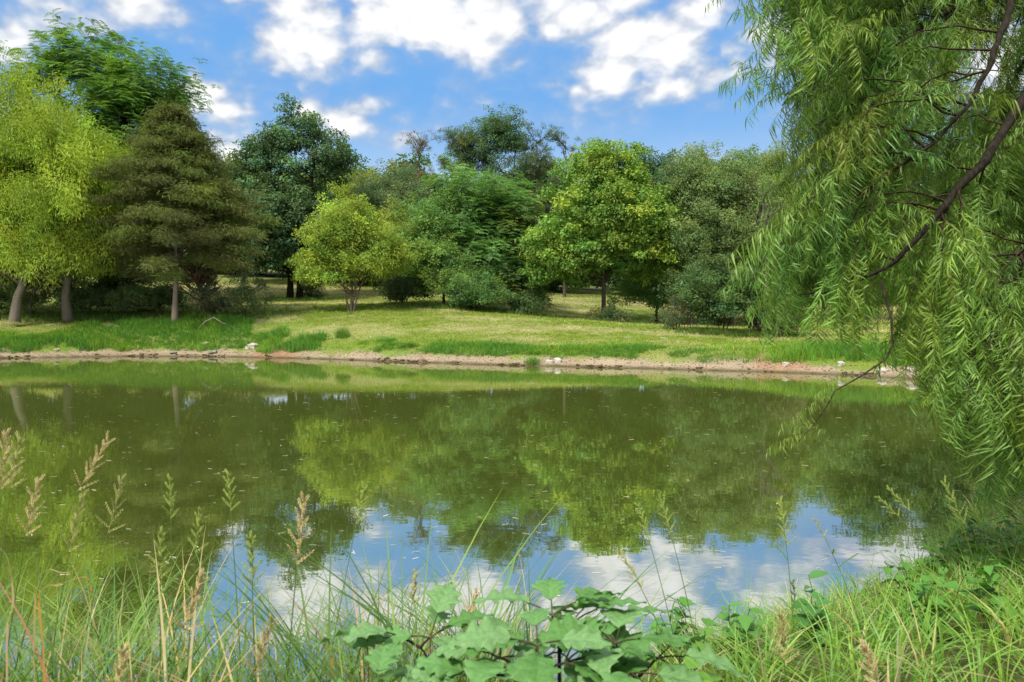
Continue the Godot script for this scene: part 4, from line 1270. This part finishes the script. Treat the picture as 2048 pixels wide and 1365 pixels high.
	thorn_apple("broadleaf weed with drooping leaves right of the bottom centre", Vector2(spot(1290, 1450, 1.8).x, 1.75), [[-1, spot(1275, 1345, 1.8)], [0, spot(1235, 1270, 1.8)], [0, spot(1320, 1300, 1.8)], [0, spot(1265, 1330, 1.7)]],
		[[1, PI * 0.9, 0.4, 0.15], [1, PI * 1.6, 0.4, 0.14], [1, 0.5, 0.4, 0.13], [2, 0.1, 0.1, 0.15], [2, -0.7, 0.3, 0.12], [2, 1.2, 0.1, 0.12], [3, PI * 0.6, 0.3, 0.12], [3, 0.3, 0.1, 0.13], [0, PI, 0.1, 0.12]])
	thorn_apple("low broadleaf weed with one dark leaf at the bottom left of centre", Vector2(spot(745, 1450, 1.8).x, 1.75), [[-1, spot(750, 1372, 1.8)], [0, spot(785, 1385, 1.8)]],
		[[0, PI * 1.5, 0.9, 0.10], [0, PI * 0.8, 0.5, 0.09], [1, 0.2, 0.3, 0.07]])
	# leafy weeds on the right bank
	rng.seed = 808
	var places := [["beside the water below the willow, nearest the right edge", 2030, 1060, 7.2], ["under the hanging willow tips by the water", 1985, 1075, 7.0], ["leaning over the water's edge on the right", 1935, 1120, 6.8], ["at the rightmost corner of the near bank", 2040, 1140, 6.2],
		["second up from the sky reflection on the right bank", 1890, 1180, 6.6], ["closest to the bright reflection on the right bank", 1830, 1200, 6.4], ["behind the fat seed head at right", 1960, 1190, 6.0], ["in the middle of the right bank grass", 1840, 1270, 5.4],
		["low by the waterline right of the leafy mass", 1380, 1260, 4.8], ["between the leafy mass and the yellowish seed head", 1470, 1290, 4.2], ["at the foot of the two yellow-green heads", 1330, 1240, 4.6], ["right of the yellowish near seed head", 1640, 1290, 4.4],
		["at the bottom right corner of the picture", 1990, 1310, 4.2], ["left of the bottom right corner in deep grass", 1880, 1330, 4.0], ["just right of the big lobed leaves", 1420, 1340, 3.0]]
	for q in places:
		var p := spot(q[1], q[2], q[3])
		leafy_weed("leafy green weed " + q[0], p.x, q[3], clampf(p.y - ground(p.x, q[3]) + 0.1, 0.42, 0.8), 9, 0.13, Color.WHITE)
	# red smartweed spikes
	for q in [["reddish seed spike left of the three-leaved weed", 730, 1275, 740, 1370, 2.0], ["reddish seed spike between the broadleaf weeds", 912, 1295, 905, 1370, 1.9], ["pinkish seed spike behind the three-leaved weed", 858, 1275, 875, 1375, 2.15]]:
		rng.seed = hash(q[0])
		var a := spot(q[3], q[4] + 260, q[5])
		var foot := Vector3(a.x, ground(a.x, q[5]) - 0.02, -q[5])
		var o := thing("smartweed", q[0], "weed", foot, "reddish seed spikes")
		var z := spot(q[1], q[2], q[5]) - foot
		var b := MB.new()
		b.tube(limb_path(Vector3.ZERO, z, 0.0, 0.01, 6), taper(6, 0.003, 0.001), 4, Color(0.20, 0.10, 0.06))
		part("stem", b.mesh(), M.bark, o)
		var s := MB.new()
		for i in 70:
			var t := rf(0.72, 1.0)
			var p := z * t + rdir() * 0.006 * (1.25 - t) * 3.0
			s.leaf(p, rdir(), rdir(), 0.007, 0.005, Color(0.36, 0.14, 0.10) * rf(0.7, 1.3))
		part("seed_spike", s.mesh(), M.leaf_near, o)
	# dry bent blades at the left
	for q in [["orange dry blade bent over at the lower left", [[75, 1365], [72, 1280], [70, 1190], [115, 1172], [165, 1160], [172, 1200], [150, 1250], [130, 1290]], 2.1, Color(0.50, 0.27, 0.08)], ["pinkish dry blade arching over the bright reflection", [[660, 1365], [640, 1290], [600, 1230], [560, 1180], [550, 1160]], 2.3, Color(0.42, 0.20, 0.14)],
			["pale dry blade curling at the left edge", [[0, 1310], [15, 1220], [8, 1130], [-8, 1100]], 2.0, Color(0.48, 0.36, 0.24)], ["thin tan stalk slanting right across the lower left grass", [[60, 1200], [130, 1150], [190, 1110], [245, 1082]], 2.4, Color(0.42, 0.33, 0.17)]]:
		var p := PackedVector3Array()
		var f := spot(q[1][0][0], q[1][0][1], q[2])
		f.y = ground(f.x, q[2])
		var o := thing("dry_blade", q[0], "grass blade", f, "dry blades at the lower left")
		var raw := [Vector3.ZERO]
		for e in q[1]:
			raw.append(spot(e[0], e[1], q[2]) - f)
		for i in raw.size() - 1:
			for k in 4:
				var p0: Vector3 = raw[i]
				p.append(p0.cubic_interpolate(raw[i + 1], raw[maxi(i - 1, 0)], raw[mini(i + 2, raw.size() - 1)], k / 4.0))
		p.append(raw[-1])
		part("blade", blade_mesh(p, 0.0035, q[3], q[3] * 0.85).mesh(), M.leaf_near, o)

# ------------------------------------------------------------------ sky and materials

func make_sky() -> Sky:
	# panorama of broken summer cloud over blue in view, heavier cloud added outside it; u, w below are degrees of azimuth and height
	var wdt := 4096
	var hgt := 2048
	var puff := FastNoiseLite.new()
	puff.seed = 5
	puff.noise_type = FastNoiseLite.TYPE_SIMPLEX_SMOOTH
	puff.frequency = 1.0
	puff.fractal_type = FastNoiseLite.FRACTAL_FBM
	puff.fractal_octaves = 5
	puff.fractal_gain = 0.52
	var big := FastNoiseLite.new()
	big.seed = 21
	big.frequency = 1.0
	big.fractal_octaves = 2
	# clouds: azimuth, height, half width, half height (degrees), strength
	var blobs := [[-25.6, 20.3, 3.4, 1.6, 0.62], [-27.6, 20.5, 2.1, 1.3, 0.40], [-24.3, 19.2, 1.8, 1.0, 0.45], [-15.9, 21.5, 3.1, 2.1, 1.00], [-16.9, 19.4, 2.4, 1.7, 0.90], [-14.5, 19.7, 2.1, 1.6, 0.80], [-14.5, 18.3, 1.0, 0.6, 0.50], [-10.0, 21.0, 2.4, 1.9, 1.00], [-7.0, 21.8, 3.3, 2.1, 1.10], [-4.8, 20.9, 4.0, 1.8, 1.05], [-1.7, 21.8, 2.9, 1.7, 0.95], [-0.2, 20.9, 1.8, 1.0, 0.60], [-10.0, 19.0, 1.9, 1.0, 0.85], [-7.4, 19.1, 1.3, 0.7, 0.60], [-11.2, 22.7, 1.7, 0.8, 0.60], [3.7, 23.0, 3.1, 1.7, 1.00], [5.6, 22.2, 2.6, 1.4, 0.95], [2.9, 21.2, 1.3, 0.8, 0.60], [8.6, 23.0, 2.6, 1.3, 0.80], [9.0, 20.0, 2.6, 1.9, 1.00], [11.6, 19.2, 3.4, 2.3, 1.00], [7.9, 18.0, 2.4, 1.5, 0.95], [11.6, 16.8, 3.0, 1.3, 0.90], [14.2, 17.7, 2.5, 1.7, 0.70], [13.8, 21.4, 2.5, 1.4, 0.75], [16.3, 18.5, 2.4, 2.5, 0.50], [15.2, 15.6, 2.5, 0.8, 0.40], [4.8, 16.9, 1.5, 0.5, 0.55], [3.3, 17.3, 1.1, 0.4, 0.50], [-22.7, 15.1, 2.3, 1.1, 0.95], [-20.7, 14.3, 1.7, 1.3, 0.95], [-22.9, 16.4, 0.6, 0.8, 0.60], [-21.4, 12.3, 1.9, 1.7, 0.75], [-20.1, 17.2, 1.6, 0.7, 0.30], [-19.4, 15.9, 2.4, 1.3, 0.35], [-11.0, 15.6, 1.7, 0.9, 0.85], [-12.3, 14.3, 2.3, 1.0, 0.90], [-8.9, 14.9, 1.1, 0.4, 0.60], [-15.2, 14.9, 1.2, 0.7, 0.70], [-8.2, 13.3, 1.1, 0.6, 0.45], [18.8, 19.3, 2.4, 2.1, 0.60], [21.8, 19.9, 3.0, 2.5, 0.70], [27.5, 16.3, 4.2, 3.4, 0.70], [33.2, 17.5, 2.8, 3.8, 0.70], [-31.8, 19.2, 3.5, 2.1, 0.35], [-34.0, 17.0, 1.8, 2.1, 0.40]]
	var data := PackedFloat32Array()
	data.resize(wdt * hgt * 3)
	var zen := Color(0.024, 0.105, 0.37)
	var mid := Color(0.105, 0.255, 0.50)
	var low := Color(0.36, 0.47, 0.57)
	var p := 0
	for j in hgt:
		var el := (0.5 - (j + 0.5) / hgt) * PI
		var deg := rad_to_deg(el)
		var blue := low.lerp(mid, smoothstep(5.0, 17.0, deg)).lerp(zen, smoothstep(17.0, 42.0, deg))
		for i in wdt:
			var col := blue
			if el > 0.0:
				var az := (i + 0.5) / wdt * TAU
				if az > PI:
					az -= TAU
				var ad := rad_to_deg(az)
				var ce := cos(el)
				var dir := Vector3(sin(az) * ce, sin(el) * 1.7, -cos(az) * ce)
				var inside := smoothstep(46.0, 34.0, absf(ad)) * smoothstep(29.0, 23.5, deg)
				var base := big.get_noise_3dv(dir * 4.0) * 0.5 + 0.80  # unseen cloud cover, made heavy to whiten the water and lift ambient light
				var field := 0.0
				if inside > 0.0:
					for b in blobs:
						var qx: float = (ad - b[0]) / b[2]
						if qx > 2.2 or qx < -2.2:
							continue
						var qy: float = (deg - b[1]) / b[3]
						var r2 := qx * qx + qy * qy
						if r2 < 5.0:
							field = maxf(field, b[4] * exp(-r2 * 0.75))
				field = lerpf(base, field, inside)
				var f1 := puff.get_noise_3dv(dir * 8.0)
				var f2 := puff.get_noise_3dv(dir * 26.0 + Vector3(5.0, 2.0, 9.0) + Vector3.ONE * f1 * 0.6)
				var body := field * 0.85 + f1 * 0.50 + f2 * 0.24
				var dens := smoothstep(0.18, 0.72, body)
				var wisp := smoothstep(0.0, 1.0, field * 0.8 + f1 * 0.55 + f2 * 0.2 + 0.16) * 0.55
				var lit := 0.35 + 0.26 * smoothstep(0.15, 0.85, body) + 0.08 * f2
				var a := clampf(dens + wisp * (1.0 - dens), 0.0, 1.0) * 0.98
				col = blue.lerp(Color(lit, lit * 1.005, lit * 1.02), a)
				# brightened overhead for fill light: a thinly overcast sky is brighter there
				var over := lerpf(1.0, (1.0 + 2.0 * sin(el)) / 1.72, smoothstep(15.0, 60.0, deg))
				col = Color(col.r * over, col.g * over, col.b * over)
				var haze := smoothstep(13.0, 2.0, deg) * 0.55
				col = col.lerp(Color(0.48, 0.53, 0.585), haze)
			data[p] = col.r
			data[p + 1] = col.g
			data[p + 2] = col.b
			p += 3
	var im := Image.create_from_data(wdt, hgt, false, Image.FORMAT_RGBF, data.to_byte_array())
	var mat := PanoramaSkyMaterial.new()
	mat.panorama = ImageTexture.create_from_image(im)
	var sky := Sky.new()
	sky.sky_material = mat
	return sky

func noise_tex(freq: float, octaves: int, seed_value: int, lo: float, hi: float, size := 512) -> NoiseTexture2D:
	var t := NoiseTexture2D.new()
	var f := FastNoiseLite.new()
	f.seed = seed_value
	f.frequency = freq
	f.fractal_octaves = octaves
	t.noise = f
	t.width = size
	t.height = size
	t.seamless = true
	var g := Gradient.new()
	g.set_color(0, Color(lo, lo, lo))
	g.set_color(1, Color(hi, hi, hi))
	t.color_ramp = g
	return t

func plain(called: String, rough: float, spec := 0.5) -> StandardMaterial3D:
	var m := StandardMaterial3D.new()
	m.resource_name = called
	m.vertex_color_use_as_albedo = true
	m.roughness = rough
	m.metallic_specular = spec
	M[called] = m
	return m

func srgb(r: float, g: float, b: float) -> Color:
	return Color(r, g, b).linear_to_srgb()

func make_materials() -> void:
	var m := plain("ground", 0.95, 0.2)
	m.albedo_texture = noise_tex(0.035, 5, 3, 0.50, 1.0, 1024)
	m.uv1_triplanar = true
	m.uv1_world_triplanar = true
	m.uv1_scale = Vector3.ONE * 0.22
	m.heightmap_enabled = true
	m.heightmap_texture = m.albedo_texture
	m.heightmap_scale = 6.0
	m = plain("leaf", 0.55, 0.35)
	m.backlight_enabled = true
	m.backlight = srgb(0.80, 0.85, 0.35)
	m = plain("leaf_near", 0.45, 0.45)
	m.backlight_enabled = true
	m.backlight = srgb(0.80, 0.88, 0.30)
	m = plain("bark", 0.9, 0.25)
	m.albedo_texture = noise_tex(0.05, 5, 8, 0.30, 1.0)
	m.uv1_triplanar = true
	m.uv1_scale = Vector3(1.4, 0.35, 1.4)
	m = plain("stone", 0.85, 0.3)
	m.albedo_color = srgb(0.62, 0.58, 0.50)
	m.albedo_texture = noise_tex(0.04, 4, 15, 0.7, 0.95)
	m.uv1_triplanar = true
	m = plain("litter", 0.8, 0.3)
	for i in 3:
		m = plain("thorn%d" % i, 0.5, 0.4)
		m.albedo_color = [srgb(0.145, 0.34, 0.095), srgb(0.115, 0.29, 0.065), srgb(0.19, 0.38, 0.135)][i]
		m.backlight_enabled = true
		m.backlight = srgb(0.45, 0.55, 0.2)
		m.albedo_texture = noise_tex(0.02, 3, 40 + i, 0.82, 1.0, 256)
		m.uv1_triplanar = true
		m.uv1_scale = Vector3.ONE * 2.0
		m = plain("weed%d" % i, 0.5, 0.4)
		m.albedo_color = [srgb(0.095, 0.25, 0.045), srgb(0.12, 0.27, 0.04), srgb(0.075, 0.21, 0.055)][i]
		m.backlight_enabled = true
		m.backlight = srgb(0.5, 0.55, 0.2)
	var w := StandardMaterial3D.new()
	w.resource_name = "water"
	w.albedo_color = srgb(0.066, 0.090, 0.017)
	w.roughness = 0.012
	w.metallic_specular = 0.7
	w.refraction_enabled = true
	w.refraction_scale = 0.26
	w.heightmap_enabled = true
	w.heightmap_texture = noise_tex(0.02, 3, 61, 0.0, 1.0, 1024)
	w.heightmap_scale = 0.042
	w.uv1_triplanar = true
	w.uv1_world_triplanar = true
	w.uv1_scale = Vector3(0.10, 0.10, 0.16)
	M.water = w

func make_clumps() -> void:
	rng.seed = 1
	CL.broad = clump_broad(42, 0.62, 0.55, 0.24, 0.17, 1.1)
	CL.small = clump_broad(46, 0.52, 0.6, 0.16, 0.095, 0.9)
	CL.fine = clump_fine(44, 0.58, 0.26, 0.056, 0.6)
	CL.frond = clump_frond(6)
	CL.cedar = clump_cedar(42)
	for i in 3:
		CL["strand%d" % i] = willow_strand(44, 0.60)
		CL["thorn%d" % i] = thorn_leaf(60 + i)
	rng.seed = 2
	CL.weedleaf0 = weed_leaf(0.24, 0.35)
	CL.weedleaf1 = weed_leaf(0.32, 0.5)
	CL.tuft_far = grass_tuft(13, 0.55, 0.22, 0.022, 0.5)
	CL.tuft_mown = grass_tuft(10, 0.13, 0.20, 0.020, 1.0)
	CL.tuft_near = grass_tuft(9, 0.34, 0.10, 0.0105, 0.95, 5)
	CL.tuft_tall = grass_tuft(7, 0.92, 0.10, 0.0115, 0.66, 8)

func _ready() -> void:
	var cam := Camera3D.new()
	cam.name = "camera"
	cam.fov = 49.22
	cam.near = 0.05
	cam.far = 4000.0
	add_child(cam)
	cam.position = Vector3(0, EYE, 0)
	cam.rotation_degrees = Vector3(-1.634, 0, 0)
	cam.current = true
	var lens := CameraAttributesPhysical.new()
	lens.frustum_focal_length = 26.2
	lens.frustum_focus_distance = 35.0
	lens.exposure_aperture = 6.5
	lens.frustum_near = 0.05
	lens.frustum_far = 4000.0
	cam.attributes = lens
	var env := Environment.new()
	env.background_mode = Environment.BG_SKY
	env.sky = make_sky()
	env.background_energy_multiplier = 1.0
	env.tonemap_mode = Environment.TONE_MAPPER_LINEAR
	env.tonemap_exposure = 1.75
	env.sdfgi_enabled = true
	env.ssao_enabled = true
	env.ssil_enabled = true
	var we := WorldEnvironment.new()
	we.name = "environment"
	we.environment = env
	add_child(we)
	var sun := DirectionalLight3D.new()
	sun.name = "sun"
	sun.light_energy = 1.15
	sun.light_color = Color(1.0, 0.965, 0.90)
	sun.light_angular_distance = 9.0
	sun.shadow_enabled = true
	add_child(sun)
	sun.look_at_from_position(Vector3.ZERO, -Vector3(-0.42, 1.0, 0.72), Vector3.FORWARD)
	noise.seed = 7
	noise.frequency = 0.02
	noise.fractal_octaves = 3
	make_materials()
	make_clumps()
	make_ground()
	make_water()
	make_trees()
	make_near_willow()
	make_grass()
	make_shore()
	make_foreground()
